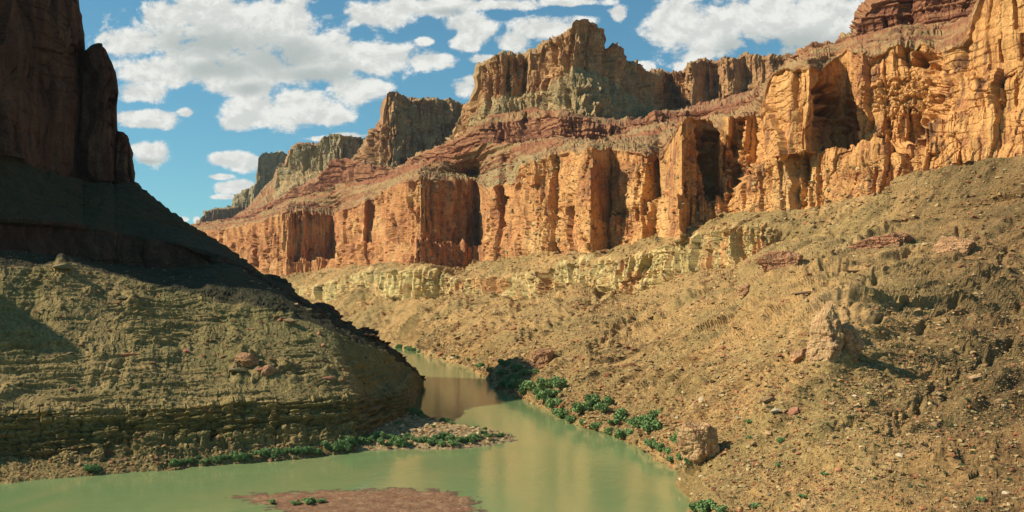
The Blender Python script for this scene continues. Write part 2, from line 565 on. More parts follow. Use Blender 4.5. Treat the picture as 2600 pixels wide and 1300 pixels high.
        self.wc = wc
        # colours
        if muavf:
            mw = smooth1(np.array([1.0 if k == 'muav' else 0 for k in kinds]), 1)[:, None] * fade
            fl, _, _ = facets((U + warp) / 5.5, Z / 90, seed + 35)
            off += mw * (5.5 * ridged(U / 17, Z / 300, Z * 0, 2, .6, seed=seed + 34) + 2.4 * fl)
        self.off = off
        self.col = np.zeros(V.shape, np.float32)
        fac = f2 * .5 * wc + f3 * .3 * wc + rk * .5 * (1 - wc)
        self.n_edge = 4 * fbm(X / 8, Y / 8, Z / 8, 3, seed=seed + 21)
        ki = np.array(kinds)
        start = 0
        bounds = [i for i in range(1, R) if ki[i] != ki[i - 1]] + [R]
        for b in bounds:
            lo, hi = max(0, start - 8), min(R, b + 8)
            s = np.s_[lo:hi]
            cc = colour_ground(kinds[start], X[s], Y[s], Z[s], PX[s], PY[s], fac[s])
            ww = np.ones((hi - lo, C))
            rr = np.arange(lo, hi)[:, None] + self.n_edge[s]
            if start > 0:
                ww *= sstep(rr, start - 2, start + 2)
            ww = ww[..., None]
            self.col[s] = self.col[s] * (1 - ww) + cc * ww
            start = b
        self.col *= C3(.93, .84, .66)
        self.V = V

    def notch(self, x0, y0, x1, y1, w, depth, soft=0.35):
        """a crack or hollow (depth > 0) or rib (depth < 0) along a line seen from the bend, metres deep"""
        px, py = self.PX, self.PY
        dx, dy = x1 - x0, y1 - y0
        L2 = dx * dx + dy * dy + 1e-6
        t = np.clip(((px - x0) * dx + (py - y0) * dy) / L2, 0, 1)
        r = np.hypot(px - x0 - t * dx, py - y0 - t * dy)
        hard = w < 9 and abs(dy) > abs(dx) * 1.5
        r = r + w * .5 * perlin(px / (w * .9), py / (w * 1.1), 0, 77)
        if hard:
            r = r + w * .3 * perlin(px / 5, py / 5, 0, 78)
            k = 1.0
        else:
            k = .55 + .9 * perlin(px / 23, py / 17, 0, 79)
            w = w * 1.35
            soft = 0.0
        self.off -= depth * k * (1 - sstep(r, w * soft, w))

    def finish(self, name, mat, **props):
        V = self.V + self.N * self.off[..., None]
        self.W = V
        self.PX, self.PY = project(V)
        me = mesh_from_arrays(name, V, grid_faces(self.R, self.C), mat, self.col)
        self.ob = link(name, me, **props)
        return self.ob

    def at(self, x, y):
        """the nearest surface point that shows at this place"""
        r = np.hypot(self.PX - x, self.PY - y)
        m = r < max(4, r.min() + 2)
        i = np.argmin(np.where(m, self.W[..., 1], 1e9))
        return Vector(self.W.reshape(-1, 3)[i])


ROCK = rock_material('weathered_rock')
ROCK_FAR = rock_material('distant_rock', fine=.35, coarse=.06, bump=.5)

# ---------------------------------------------------------------- right canyon wall
sh = [(480, 868), (900, 876), (1030, 884), (1060, 890), (1100, 906), (1180, 928), (1240, 960), (1262, 985), (1300, 1003), (1345, 1015), (1400, 1045),
      (1480, 1080), (1560, 1105), (1640, 1135), (1700, 1175), (1750, 1215), (1770, 1290), (1830, 1380), (2066, 1490), (2565, 1825), (3400, 2300)]
base_py = [(480, 610), (559, 640), (667, 700), (754, 705), (830, 686), (917, 684), (993, 673), (1048, 682), (1184, 697), (1211, 675), (1314, 657),
           (1408, 650), (1495, 664), (1547, 649), (1614, 631), (1675, 606), (1731, 601), (1800, 570), (1882, 547), (2072, 535), (2123, 520), (2223, 495),
           (2289, 454), (2405, 429), (2600, 399), (3400, 300)]
low_d = [(480, 2400), (560, 2250), (690, 1960), (727, 1900), (840, 1890), (868, 1800), (930, 1690), (942, 1695), (1000, 1530), (1030, 1440),
         (1060, 1390), (1200, 1475), (1215, 1470), (1225, 1390), (1265, 1290), (1285, 1295), (1322, 1175), (1360, 1120), (1400, 1100), (1420, 1100),
         (1503, 985), (1545, 1010), (1600, 985), (1640, 955), (1682, 975), (1692, 840), (1731, 765), (1752, 790), (1826, 790), (1880, 762), (1950, 738),
         (1985, 722), (1992, 728), (2072, 700), (2080, 706), (2200, 672), (2254, 662), (2262, 670), (2290, 655), (2400, 635), (2600, 598), (3400, 480)]
mid_py = [(480, 600), (560, 615), (690, 660), (727, 664), (852, 660), (870, 620), (990, 620), (1021, 624), (1091, 613), (1211, 629), (1240, 600),
          (1330, 560), (1500, 560), (1640, 545), (1690, 500), (1740, 500), (1826, 505), (1880, 445), (1950, 400), (2072, 385), (2190, 368), (2290, 364),
          (2380, 300), (2600, 275), (3400, 150)]
up_d = [(480, 2420), (560, 2270), (690, 1990), (727, 1935), (852, 2000), (868, 1840), (930, 1715), (942, 1735), (1000, 1560), (1068, 1450),
        (1215, 1565), (1228, 1430), (1265, 1305), (1290, 1320), (1322, 1190), (1360, 1135), (1400, 1112), (1420, 1118), (1503, 990), (1548, 1035), (1600, 1000),
        (1640, 975), (1682, 1005), (1690, 855), (1731, 778), (1762, 800), (1822, 850), (1830, 805), (1850, 795), (1865, 812), (1890, 790), (1920, 800), (1950, 750), (2000, 712),
        (2055, 697), (2080, 722), (2125, 770), (2150, 768), (2180, 724), (2215, 715), (2280, 704), (2340, 700), (2375, 690), (2400, 655), (2600, 606), (3400, 490)]
top_py = [(480, 590), (560, 585), (620, 575), (695, 553), (733, 537), (852, 548), (868, 537), (955, 504), (993, 477), (1059, 455), (1211, 461), (1238, 483),
          (1316, 463), (1326, 424), (1352, 414), (1433, 394), (1524, 381), (1604, 384), (1650, 398), (1685, 409), (1700, 370), (1720, 328), (1740, 300), (1756, 296), (1801, 303),
          (1822, 330), (1837, 348), (1844, 308), (1890, 298), (1938, 293), (1953, 205), (1978, 172), (2052, 174), (2075, 190), (2100, 165), (2153, 126), (2218, 146), (2279, 108),
          (2344, 111), (2395, 136), (2455, 96), (2486, 5), (2520, -90), (3400, -200)]
pxs = np.concatenate([np.arange(480, 2640, 2.3), np.geomspace(2640, 3400, 60)])
mu_lo = [(480, 700), (700, 730), (798, 762), (850, 775), (917, 740), (1000, 762), (1105, 768), (1146, 755), (1240, 758), (1361, 765), (1466, 737), (1565, 765), (1610, 760), (1652, 742),
         (1757, 703), (1874, 695), (1955, 640), (2050, 615), (2224, 600), (2400, 560), (2600, 520), (3400, 420)]
mu_hi = [(480, 690), (700, 722), (771, 738), (850, 722), (917, 700), (1000, 704), (1105, 708), (1146, 727), (1240, 722), (1314, 719), (1400, 708), (1466, 684), (1565, 682), (1652, 668),
         (1700, 640), (1815, 608), (1955, 583), (2000, 600), (2050, 606), (2224, 590), (2400, 552), (2600, 513), (3400, 390)]
mu_d = [(480, 2200), (700, 1900), (850, 1600), (960, 1450), (1000, 1400), (1105, 1290), (1120, 1300), (1240, 1200), (1361, 1040), (1466, 960), (1500, 930), (1565, 860), (1652, 830), (1757, 760),
        (1874, 700), (1955, 680), (2050, 650), (2224, 600), (2400, 580), (2600, 555), (3400, 450)]
d_at = lambda L, add: (lambda px: line(L, px) + add)


def below_water(px):
    return shore_d(line(sh, px)) - 4


def slope_mid(px):
    """half way up the loose slope: a broad spur stands forward, the hollow right of it falls back"""
    d0, d1 = shore_d(line(sh, px)) * 1.03 + 6, line(mu_d, px)
    z1 = H + (HY - line(mu_lo, px)) / F * d1
    d, z = d0 * .62 + d1 * .38, 3 * .62 + z1 * .38
    k = line([(1000, 1), (1500, .97), (1800, 1.0), (2100, .86), (2200, .93), (2350, 1.10), (2600, 1.32), (3400, 1.35)], px)
    return d * k, H + (z - H) * k


wall = Loft(pxs, [
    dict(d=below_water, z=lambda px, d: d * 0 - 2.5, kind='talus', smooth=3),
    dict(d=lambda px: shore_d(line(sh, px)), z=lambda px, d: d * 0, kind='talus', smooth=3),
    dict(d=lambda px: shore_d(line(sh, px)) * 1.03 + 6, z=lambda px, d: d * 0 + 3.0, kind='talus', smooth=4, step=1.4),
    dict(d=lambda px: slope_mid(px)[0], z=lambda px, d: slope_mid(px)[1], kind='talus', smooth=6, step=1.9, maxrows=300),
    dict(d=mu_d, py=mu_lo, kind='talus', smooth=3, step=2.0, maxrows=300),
    dict(d=d_at(mu_d, 9), py=lambda px: line(mu_hi, px) + 7 * perlin(px / 37, 0, 0, 3) - 4 - 12 * sstep(px, 900, 1000) * sstep(px, 1950, 1850), kind='muav', smooth=2, step=1.6),
    dict(d=lambda px: line(low_d, px) - 6, py=base_py, kind='talus', smooth=2, step=1.8),
    dict(d=d_at(low_d, 6), py=lambda px: line(mid_py, px) + 14 * perlin(px / 31, 0, 0, 6) + 8 * perlin(px / 9, 0, 0, 7), kind='redwall', step=2.1),
    dict(d=up_d, py=lambda px: line(mid_py, px) + 14 * perlin(px / 31, 0, 0, 6) + 8 * perlin(px / 9, 0, 0, 7) - 2, kind='redwall', step=1.5),
    dict(d=d_at(up_d, 14), py=lambda px: line(top_py, px) + 9 * perlin(px / 26, 0, 0, 4) + 7 * np.abs(perlin(px / 9, 0, 0, 5)), kind='redwall', step=2.1),
    dict(d=lambda px: line(up_d, px) + 45 + 60 * sstep(px, 1700, 1500), py=lambda px: line([(480, 585), (560, 580), (695, 545), (733, 527), (852, 535), (868, 520), (955, 485), (1059, 440), (1211, 448), (1320, 412), (1433, 384), (1524, 374), (1604, 372), (1680, 376),
              (1800, 362), (1842, 320), (1938, 285), (1960, 225), (2000, 185), (2060, 160), (2110, 150), (2160, 118), (2279, 100), (2400, 118), (2470, 88), (2500, 30), (2560, -60), (3400, -150)], px), kind='capgreen', smooth=2),
    dict(d=[(480, 2700), (700, 2300), (868, 2120), (1059, 1760), (1221, 1500), (1423, 1330), (1600, 1320), (1731, 1330), (1900, 1200), (1950, 1000), (2060, 900), (2200, 870), (2450, 830), (3400, 700)],
         py=[(480, 580), (640, 560), (695, 528), (760, 505), (868, 468), (990, 452), (1059, 420), (1120, 392), (1221, 364), (1327, 366), (1423, 354), (1498, 369), (1584, 354), (1660, 318), (1731, 316), (1860, 300), (1938, 262), (1975, 200), (2060, 150), (2110, 128), (2170, 105),
             (2279, 75), (2400, 70), (2480, 40), (2540, -30), (3400, -120)], kind='bench', smooth=2),
    dict(d=[(480, 2730), (700, 2330), (868, 2150), (1059, 1790), (1221, 1515), (1260, 1500), (1325, 1470), (1335, 1500), (1425, 1345), (1440, 1345), (1500, 1365), (1600, 1350), (1731, 1345), (1900, 1215), (1950, 1030), (2060, 920), (2200, 885), (2450, 840), (3400, 710)],
         py=[(480, 577), (640, 545), (695, 515), (760, 480), (800, 470), (848, 412), (870, 408), (1000, 432), (1040, 425), (1059, 400), (1120, 378), (1190, 350), (1226, 323), (1327, 303), (1433, 293), (1579, 325), (1640, 310), (1660, 296), (1731, 300), (1860, 270), (1938, 240), (1975, 190), (2047, 134), (2077, 122), (2123, 119), (2173, 86), (2198, 28),
             (2223, 5), (2300, -15), (2500, -40), (3400, -160)], kind='supai', smooth=1, step=1.6),
    dict(d=[(480, 2900), (868, 2400), (1059, 2000), (1160, 1700), (1221, 1545), (1330, 1520), (1423, 1430), (1600, 1540), (1640, 1640), (1731, 1760), (1900, 1600), (2060, 1200), (2200, 1000), (3400, 800)],
         py=[(480, 585), (640, 545), (695, 510), (760, 482), (848, 425), (1000, 436), (1059, 400), (1120, 376), (1190, 345), (1240, 300), (1430, 283), (1560, 302), (1640, 306), (1700, 285), (1760, 275), (1938, 228), (1975, 195), (2047, 140), (2123, 124), (2173, 100), (2198, 40), (2223, 15), (2300, 0), (2500, -30), (3400, -150)], kind='bench', smooth=2),
    dict(d=lambda px: line([(480, 3100), (1059, 2300), (1600, 2000), (2060, 1500), (3400, 1000)], px), z=lambda px, d: d * 0 + 60, kind='bench', maxrows=10),
], seed=100, muavf=True)

# gully heads, cracks and ribs one can point to
for a in [(2037, 404, 2034, 520, 8, 9), (2072, 395, 2070, 528, 6, 8), (2254, 303, 2256, 400, 9, 12), (2256, 400, 2240, 490, 8, 11), (2222, 430, 2216, 492, 5, 6),
          (2330, 300, 2328, 360, 12, 10), (2350, 305, 2354, 360, 6, 7), (2533, 217, 2532, 270, 8, 9), (2576, 200, 2575, 262, 6, 8), (2525, 100, 2528, 150, 6, 7), (2575, 0, 2578, 70, 5, 7), (2592, 85, 2588, 150, 4, 6), (2290, 390, 2292, 440, 5, 6),
          (1950, 440, 1955, 480, 9, 7), (1880, 470, 1880, 545, 5, 6), (1925, 440, 1922, 530, 5, 6), (1851, 360, 1846, 440, 14, 16), (1890, 370, 1892, 440, 10, 12), (1880, 310, 1878, 345, 8, 8),
          (2290, 40, 2330, 48, 16, 9), (2240, 45, 2246, 60, 8, 8), (2345, 20, 2380, 18, 8, 7),
          (1452, 480, 1460, 520, 7, 5), (1430, 540, 1450, 640, 9, 9), (1380, 560, 1392, 620, 7, 6), (1475, 600, 1500, 655, 10, 9), (1620, 440, 1622, 560, 6, 6),
          (1590, 470, 1580, 560, 8, 6), (2105, 225, 2135, 340, 22, 22), (2150, 250, 2165, 320, 14, 14), (2300, 130, 2365, 165, 26, 22), (2080, 230, 2090, 300, 18, 18), (1800, 330, 1806, 480, 18, 26), (1772, 330, 1765, 400, 10, 8), (1700, 560, 1735, 595, 5, 4), (1120, 490, 1125, 600, 9, 8), (1180, 500, 1190, 600, 8, 7), (1240, 560, 1250, 660, 6, 8), (1290, 500, 1275, 650, 6, 8), (1330, 600, 1332, 650, 5, 5),
          (790, 560, 795, 650, 9, 8), (905, 560, 900, 660, 6, 8), (760, 560, 757, 650, 6, 7), (1000, 560, 1003, 640, 4, 4), (650, 600, 655, 680, 5, 10), (675, 640, 680, 690, 6, 9),
          (1310, 780, 1335, 765, 14, 6), (1270, 800, 1300, 805, 8, 3), (1300, 830, 1240, 838, 10, 3.5), (1590, 830, 1700, 770, 7, 4), (1900, 745, 1870, 740, 10, 4), (1560, 890, 1610, 860, 8, 3), (1500, 960, 1440, 1000, 8, 0),
          (1380, 870, 1440, 840, 10, 3), (1000, 800, 960, 850, 14, 10), (930, 770, 890, 800, 22, 14), (860, 790, 830, 775, 12, 6),
          (2270, 1085, 2330, 1058, 15, 3.4), (2330, 1040, 2450, 970, 10, 2.2), (2450, 960, 2590, 890, 12, 3.0), (2110, 1130, 2200, 1095, 8, 1.6), (2130, 1112, 2260, 1070, 6, 1.5), (2170, 760, 2330, 640, 7, 2.0), (2220, 840, 2330, 765, 7, 2.4),
          (2440, 600, 2480, 610, 16, 5), (2560, 650, 2540, 680, 10, 4), (1985, 600, 1960, 640, 9, 8), (2120, 600, 2125, 620, 10, 5)]:
    wall.notch(*a)
# spurs and ledges standing proud of the slope
for a in [(2135, 800, 2150, 905, 60, -2.2), (1180, 800, 1090, 850, 20, -7), (1240, 760, 1150, 810, 14, -5), (1420, 790, 1300, 880, 15, -4), (1800, 740, 1480, 930, 16, -3),
          (1650, 720, 1500, 800, 14, -4), (2060, 905, 1960, 980, 14, -1.6),  (2230, 600, 2290, 590, 12, -3), (2000, 650, 1960, 668, 12, -4), (2040, 860, 1700, 1040, 10, -1.0), (1460, 955, 1400, 990, 14, 2),
          (1700, 755, 1420, 960, 15, 5), (1900, 800, 1640, 1010, 15, 2.6), (1560, 745, 1330, 880, 14, 6), (1430, 740, 1180, 880, 16, 7), (1300, 730, 1060, 850, 14, 8), (1180, 775, 1000, 860, 14, -9), (2150, 700, 1900, 850, 13, 2.5), (2080, 960, 1880, 1120, 13, 1.6),
          (2330, 640, 2160, 765, 14, 2.6), (2560, 690, 2330, 860, 15, 2.4), (2590, 800, 2380, 960, 14, 2.0), (2600, 560, 2420, 690, 14, 2.6), (2400, 1040, 2260, 1130, 14, 1.5), (2200, 620, 2040, 720, 14, -3), (1010, 770, 940, 830, 20, 12), (920, 745, 860, 790, 14, -7)]:
    wall.notch(*a)
rz = sstep(np.hypot((wall.PX - 2320) / 130, (wall.PY - 245) / 62), 1.1, .7) + .7 * sstep(np.hypot((wall.PX - 1870) / 60, (wall.PY - 400) / 60), 1.1, .7)
ra, rb, _ = facets(wall.PX / 26, wall.PY / 22, 881)
ra2, rb2, _ = facets(wall.PX / 11, wall.PY / 10, 882)
wall.off += rz * (3.2 * ra + 1.4 * ra2 + 5 * ridged(wall.PX / 40 + .3 * ra, wall.PY / 30, 0, 4, .6, 886) - 1.0 * np.exp(-(rb / .14) ** 2) - .7 * np.exp(-(rb2 / .14) ** 2) - 2)
oc = sstep(np.hypot((wall.PX - 2118 - .25 * (wall.PY - 850)) / 48, (wall.PY - 850) / 105) + .25 * perlin(wall.PX / 20, wall.PY / 20, 0, 883), 1.05, .8)
oa, ob, _ = facets(wall.PX / 22, wall.PY / 30, 884)
ob2, _, _ = facets(wall.PX / 8, wall.PY / 9, 885)
wall.col = lerp(wall.col, C3(.45, .27, .115), oc * .5).astype(np.float32)
wall.finish('canyon_wall', ROCK, kind='structure', label='sunlit right canyon wall of orange cliffs above long talus slopes')

# ---------------------------------------------------------------- the high butte and the rim behind it
bt_px = np.arange(1140, 2320, 2.2)
bt_top = [(1140, 360), (1160, 345), (1185, 283), (1206, 262), (1213, 217), (1222, 170), (1261, 146), (1300, 144), (1322, 148), (1330, 160), (1347, 134), (1367, 136), (1387, 111), (1413, 103), (1443, 86), (1460, 70), (1478, 60),
          (1510, 65), (1530, 88), (1539, 121), (1574, 131), (1586, 165), (1609, 169), (1640, 187), (1680, 190), (1731, 184), (1740, 176), (1771, 164), (1822, 164), (1857, 154), (1897, 144), (1920, 152), (2037, 152), (2320, 160)]
bt_mid = [(1140, 368), (1160, 358), (1185, 345), (1205, 325), (1213, 262), (1250, 250), (1330, 242), (1380, 235), (1410, 200), (1435, 180), (1470, 168), (1520, 182), (1570, 228), (1620, 262), (1700, 290), (1760, 275), (1850, 250), (1950, 235), (2320, 220)]
bt_d = [(1140, 1760), (1185, 1700), (1213, 1640), (1240, 1615), (1262, 1600), (1300, 1602), (1318, 1612), (1330, 1620), (1347, 1592), (1372, 1585), (1380, 1590), (1410, 1540), (1453, 1500), (1500, 1512), (1536, 1545), (1560, 1580), (1590, 1640), (1605, 1640),
        (1640, 1720), (1690, 1900), (1735, 1860), (1760, 1800), (1792, 1850), (1820, 1840), (1860, 1760), (1890, 1800), (1950, 1750), (2320, 1600)]
butte = Loft(bt_px, [
    dict(d=lambda px: line(bt_d, px) - 88, py=lambda px: line([(1140, 440), (1200, 410), (1240, 378), (1430, 356), (1560, 372), (1640, 385), (1700, 378), (2320, 320)], px), kind='apron', smooth=5),
    dict(d=lambda px: line(bt_d, px) - 80, py=lambda px: line([(1140, 380), (1200, 350), (1240, 318), (1430, 296), (1560, 312), (1640, 325), (1700, 318), (2320, 260)], px), kind='apron', smooth=4),
    dict(d=lambda px: line(bt_d, px) - 6, py=bt_mid, kind='apron', smooth=2, step=1.7),
    dict(d=lambda px: line(bt_d, px) + 16, py=bt_top, kind='butte', step=1.7),
    dict(d=lambda px: line(bt_d, px) + 90, py=lambda px: line(bt_top, px) + 4, kind='capgreen', maxrows=14),
    dict(d=lambda px: line(bt_d, px) + 330, py=lambda px: line(bt_top, px) + 160, kind='butte', maxrows=16),
], seed=300, amp=1.6, gully=2.2)
for a in [(1230, 175, 1225, 240, 5, 10), (1262, 160, 1262, 235, 5, 9), (1290, 150, 1288, 230, 5, 8), (1335, 160, 1330, 235, 7, 14), (1372, 140, 1368, 225, 6, 10), (1425, 180, 1428, 250, 6, 10),
          (1455, 120, 1452, 160, 5, 8), (1500, 80, 1498, 170, 6, 6), (1538, 110, 1545, 190, 5, 9), (1600, 180, 1610, 240, 5, 8), (1470, 230, 1500, 270, 18, -14), (1440, 230, 1445, 270, 8, 12), (1395, 240, 1397, 270, 6, 8), (1792, 190, 1798, 250, 9, 20), (1700, 200, 1720, 270, 12, 22)]:
    butte.notch(*a)
butte.finish('summit_butte', ROCK_FAR, kind='structure', label='high castle shaped butte on the skyline over red ledges')

# ---------------------------------------------------------------- the farther buttes down the canyon
fb_px = np.arange(870, 1260, 1.8)
fb = Loft(fb_px, [
    dict(d=[(870, 2500), (1260, 2350)], py=[(870, 560), (1260, 500)], kind='apron', smooth=3),
    dict(d=[(870, 2600), (961, 2500), (990, 2440), (1260, 2620)], py=[(870, 470), (920, 420), (960, 412), (990, 412), (1048, 436), (1184, 330), (1260, 300)], kind='apron', smooth=3),
    dict(d=[(870, 2700), (940, 2560), (975, 2480), (990, 2470), (1050, 2530), (1178, 2640), (1260, 2700)], py=[(870, 440), (917, 401), (935, 385), (955, 345), (980, 318), (1040, 330), (1110, 320), (1184, 300), (1260, 296)], kind='butte', smooth=1),
    dict(d=[(870, 2710), (940, 2575), (975, 2495), (986, 2480), (1045, 2545), (1050, 2535), (1110, 2600), (1178, 2660), (1260, 2710)], py=[(870, 430), (917, 401), (935, 370), (950, 338), (961, 330), (975, 317), (981, 243), (999, 240), (1018, 254), (1037, 262), (1075, 258), (1102, 257), (1135, 262), (1178, 271), (1200, 285), (1260, 292)], kind='butte', step=1.5),
    dict(d=[(870, 2760), (1260, 2850)], py=[(870, 445), (961, 340), (999, 255), (1260, 300)], kind='capgreen', maxrows=8),
    dict(d=[(870, 3000), (1260, 3000)], py=[(870, 600), (1260, 560)], kind='butte', maxrows=8),
], seed=400, amp=2.4, gully=3)
fb.finish('far_butte', ROCK_FAR, kind='structure', label='shaded flat topped butte with a sharp prow down the canyon')

ms_px = np.arange(600, 1010, 1.7)
ms = Loft(ms_px, [
    dict(d=[(600, 2900), (1010, 2700)], py=[(600, 640), (1010, 560)], kind='bench', smooth=3),
    dict(d=[(600, 3150), (700, 2900), (760, 2850), (850, 2800), (1010, 2850)], py=[(600, 580), (690, 540), (702, 505), (760, 468), (820, 455), (860, 440), (1010, 440)], kind='apron', smooth=3),
    dict(d=[(600, 3250), (712, 3080), (735, 3030), (812, 2950), (820, 2905), (865, 2880), (935, 3020), (1010, 3060)], py=[(600, 560), (690, 520), (712, 470), (735, 440), (765, 432), (812, 436), (850, 418), (935, 415), (1010, 410)], kind='apron', smooth=1, step=1.6),
    dict(d=[(600, 3260), (712, 3100), (735, 3050), (770, 2990), (810, 2965), (816, 2925), (868, 2900), (935, 3040), (1010, 3080)], py=[(600, 552), (700, 520), (708, 430), (714, 424), (730, 424), (738, 381), (750, 372), (765, 368), (813, 368), (818, 354), (830, 349), (847, 346), (880, 350), (934, 355), (960, 360), (1010, 370)], kind='dist', step=1.4),
    dict(d=[(600, 3350), (1010, 3200)], py=[(600, 560), (765, 374), (1010, 376)], kind='capgreen', maxrows=8),
    dict(d=[(600, 3600), (1010, 3500)], py=[(600, 640), (1010, 560)], kind='dist', maxrows=8),
], seed=500, amp=1.5, gully=2.5)
ms.finish('pale_mesa', ROCK_FAR, kind='structure', label='twin pale yellow mesa cliffs beyond the shaded butte')

dm_px = np.arange(440, 800, 1.7)
dm = Loft(dm_px, [
    dict(d=[(440, 4300), (800, 4000)], py=[(440, 680), (800, 660)], kind='distred', smooth=3),
    dict(d=[(440, 4400), (500, 4300), (800, 4600)], py=[(440, 640), (497, 596), (560, 610), (800, 600)], kind='distred', smooth=1),
    dict(d=[(440, 4420), (512, 4330), (650, 4420), (740, 4590), (800, 4700)], py=[(440, 620), (497, 582), (510, 572), (514, 550), (521, 537), (575, 530), (650, 520), (800, 500)], kind='distred', step=1.4),
    dict(d=[(440, 4480), (575, 4520), (645, 4450), (740, 4640), (800, 4760)], py=[(440, 620), (497, 581), (512, 560), (521, 536), (575, 527), (592, 522), (594, 505), (599, 498), (625, 480), (645, 472), (700, 470), (800, 460)], kind='dist', smooth=1, step=1.4),
    dict(d=[(440, 4500), (600, 4560), (656, 4480), (740, 4680), (800, 4800)], py=[(440, 620), (497, 581), (512, 560), (521, 536), (575, 527), (592, 520), (597, 500), (625, 482), (650, 465), (656, 420), (659, 392), (667, 387), (740, 389), (800, 392)], kind='dist', step=1.4),
    dict(d=[(440, 4900), (800, 4900)], py=[(440, 640), (655, 480), (662, 398), (800, 400)], kind='dist', maxrows=8),
    dict(d=[(440, 5300), (800, 5300)], py=[(440, 700), (800, 660)], kind='dist', maxrows=8),
], seed=600, amp=1.5, gully=2.5)
dm.finish('distant_mesa', ROCK_FAR, kind='structure', label='farthest blue grey mesa stepping down to the gap of sky')

# ---------------------------------------------------------------- left hillside and its tower
lp = np.concatenate([-np.geomspace(60, 1500, 150)[::-1] + 0, np.arange(-58, 1072, 2.1)])
L0 = [(-900, 1320), (0, 1224), (250, 1205), (500, 1185), (750, 1165), (900, 1145), (945, 1105), (1000, 1082), (1035, 1050), (1048, 1025), (1060, 1005), (1068, 990), (1072, 978)]
L1 = [(-900, 1250), (0, 1180), (300, 1140), (600, 1112), (850, 1085), (930, 1075), (1000, 1055), (1035, 1035), (1055, 1000), (1068, 985), (1072, 976)]
L2 = [(-900, 1120), (0, 1055), (300, 1052), (600, 1032), (850, 1018), (960, 1008), (1010, 985), (1040, 950), (1060, 955), (1068, 968), (1072, 974)]
L3 = [(-1500, 800), (-960, 770), (-500, 765), (-430, 740), (-300, 705), (0, 690), (90, 690), (160, 664), (230, 685), (300, 705), (450, 745), (580, 775), (720, 798), (850, 850), (980, 905), (1040, 932), (1060, 950), (1068, 966), (1072, 973)]
L3d = [(-1500, 150), (-900, 215), (-400, 270), (0, 318), (100, 330), (160, 336), (300, 345), (450, 350), (720, 354), (850, 352), (980, 395), (1040, 450), (1072, 545)]
LC0 = [(-1500, 780), (-960, 750), (-500, 745), (-430, 720), (-360, 660), (0, 640), (136, 655), (250, 672), (380, 690), (450, 690), (520, 668), (560, 660), (600, 676), (720, 745), (850, 832), (980, 892), (1040, 928), (1072, 972)]
LC1 = [(-1500, 760), (-960, 730), (-500, 730), (-430, 710), (-360, 570), (0, 560), (136, 568), (250, 585), (380, 612), (450, 620), (520, 640), (560, 652), (600, 668), (720, 738), (850, 828), (980, 889), (1040, 927), (1072, 971)]
LB = [(-1500, 740), (-1090, 715), (-1060, 560), (-1020, 400), (-860, 400), (-820, 560), (-790, 700), (-500, 700), (-430, 690), (-380, 450), (0, 400), (120, 438), (220, 462), (300, 466), (336, 462), (400, 515), (460, 560), (500, 590), (545, 610), (600, 650), (650, 690), (735, 735), (850, 815), (920, 852), (1000, 892), (1040, 925), (1060, 947), (1068, 964), (1072, 970)]
LT = [(-1500, 720), (-1090, 705), (-1060, 480), (-1010, 110), (-940, 40), (-860, 110), (-820, 480), (-790, 690), (-500, 690), (-430, 680), (-400, 300), (-363, 60), (-200, -10), (0, -50), (150, -30), (180, -25), (192, 0), (205, 80), (212, 138), (222, 133), (237, 122), (250, 118), (262, 130), (272, 150), (281, 190), (286, 260), (289, 330), (294, 337), (312, 340), (322, 352), (328, 380),  # left of view: unseen wall, gap and hump shaped for the shadows they cast
      (332, 430), (335, 460), (338, 462), (400, 514), (460, 559), (500, 589), (545, 609), (600, 649), (650, 689), (735, 734), (850, 814), (920, 851), (1000, 891), (1040, 924), (1060, 946), (1068, 963), (1072, 969)]
LBd = [(-1500, 190), (-1050, 255), (-830, 282), (-600, 305), (-363, 337), (-200, 365), (0, 420), (100, 450), (200, 480), (208, 490), (216, 485), (280, 492), (289, 502), (298, 498), (333, 505), (450, 492), (600, 475), (735, 455), (850, 445), (940, 447), (1000, 470), (1040, 500), (1072, 550)]
left = Loft(lp, [
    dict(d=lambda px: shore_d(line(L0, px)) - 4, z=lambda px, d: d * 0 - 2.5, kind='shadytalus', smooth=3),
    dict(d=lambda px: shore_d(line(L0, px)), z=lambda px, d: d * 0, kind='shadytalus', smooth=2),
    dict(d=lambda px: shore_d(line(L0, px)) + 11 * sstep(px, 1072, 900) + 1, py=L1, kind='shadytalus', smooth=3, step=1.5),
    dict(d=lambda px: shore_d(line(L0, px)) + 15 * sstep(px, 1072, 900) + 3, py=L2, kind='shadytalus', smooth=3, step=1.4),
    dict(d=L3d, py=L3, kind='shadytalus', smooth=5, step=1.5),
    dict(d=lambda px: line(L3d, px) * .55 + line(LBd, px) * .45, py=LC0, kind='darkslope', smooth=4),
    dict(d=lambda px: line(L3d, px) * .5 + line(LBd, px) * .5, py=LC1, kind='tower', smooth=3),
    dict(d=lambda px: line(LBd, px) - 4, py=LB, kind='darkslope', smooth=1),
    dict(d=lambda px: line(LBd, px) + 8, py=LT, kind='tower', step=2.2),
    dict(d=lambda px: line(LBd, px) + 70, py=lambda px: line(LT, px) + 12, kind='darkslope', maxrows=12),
    dict(d=lambda px: line(LBd, px) + 260, z=lambda px, d: d * 0 - 3, kind='darkslope', maxrows=24),
], seed=700, tangent=(.97, .2), amp=.8, gully=.5, lump=.35)
left.wc[:] = left.wc
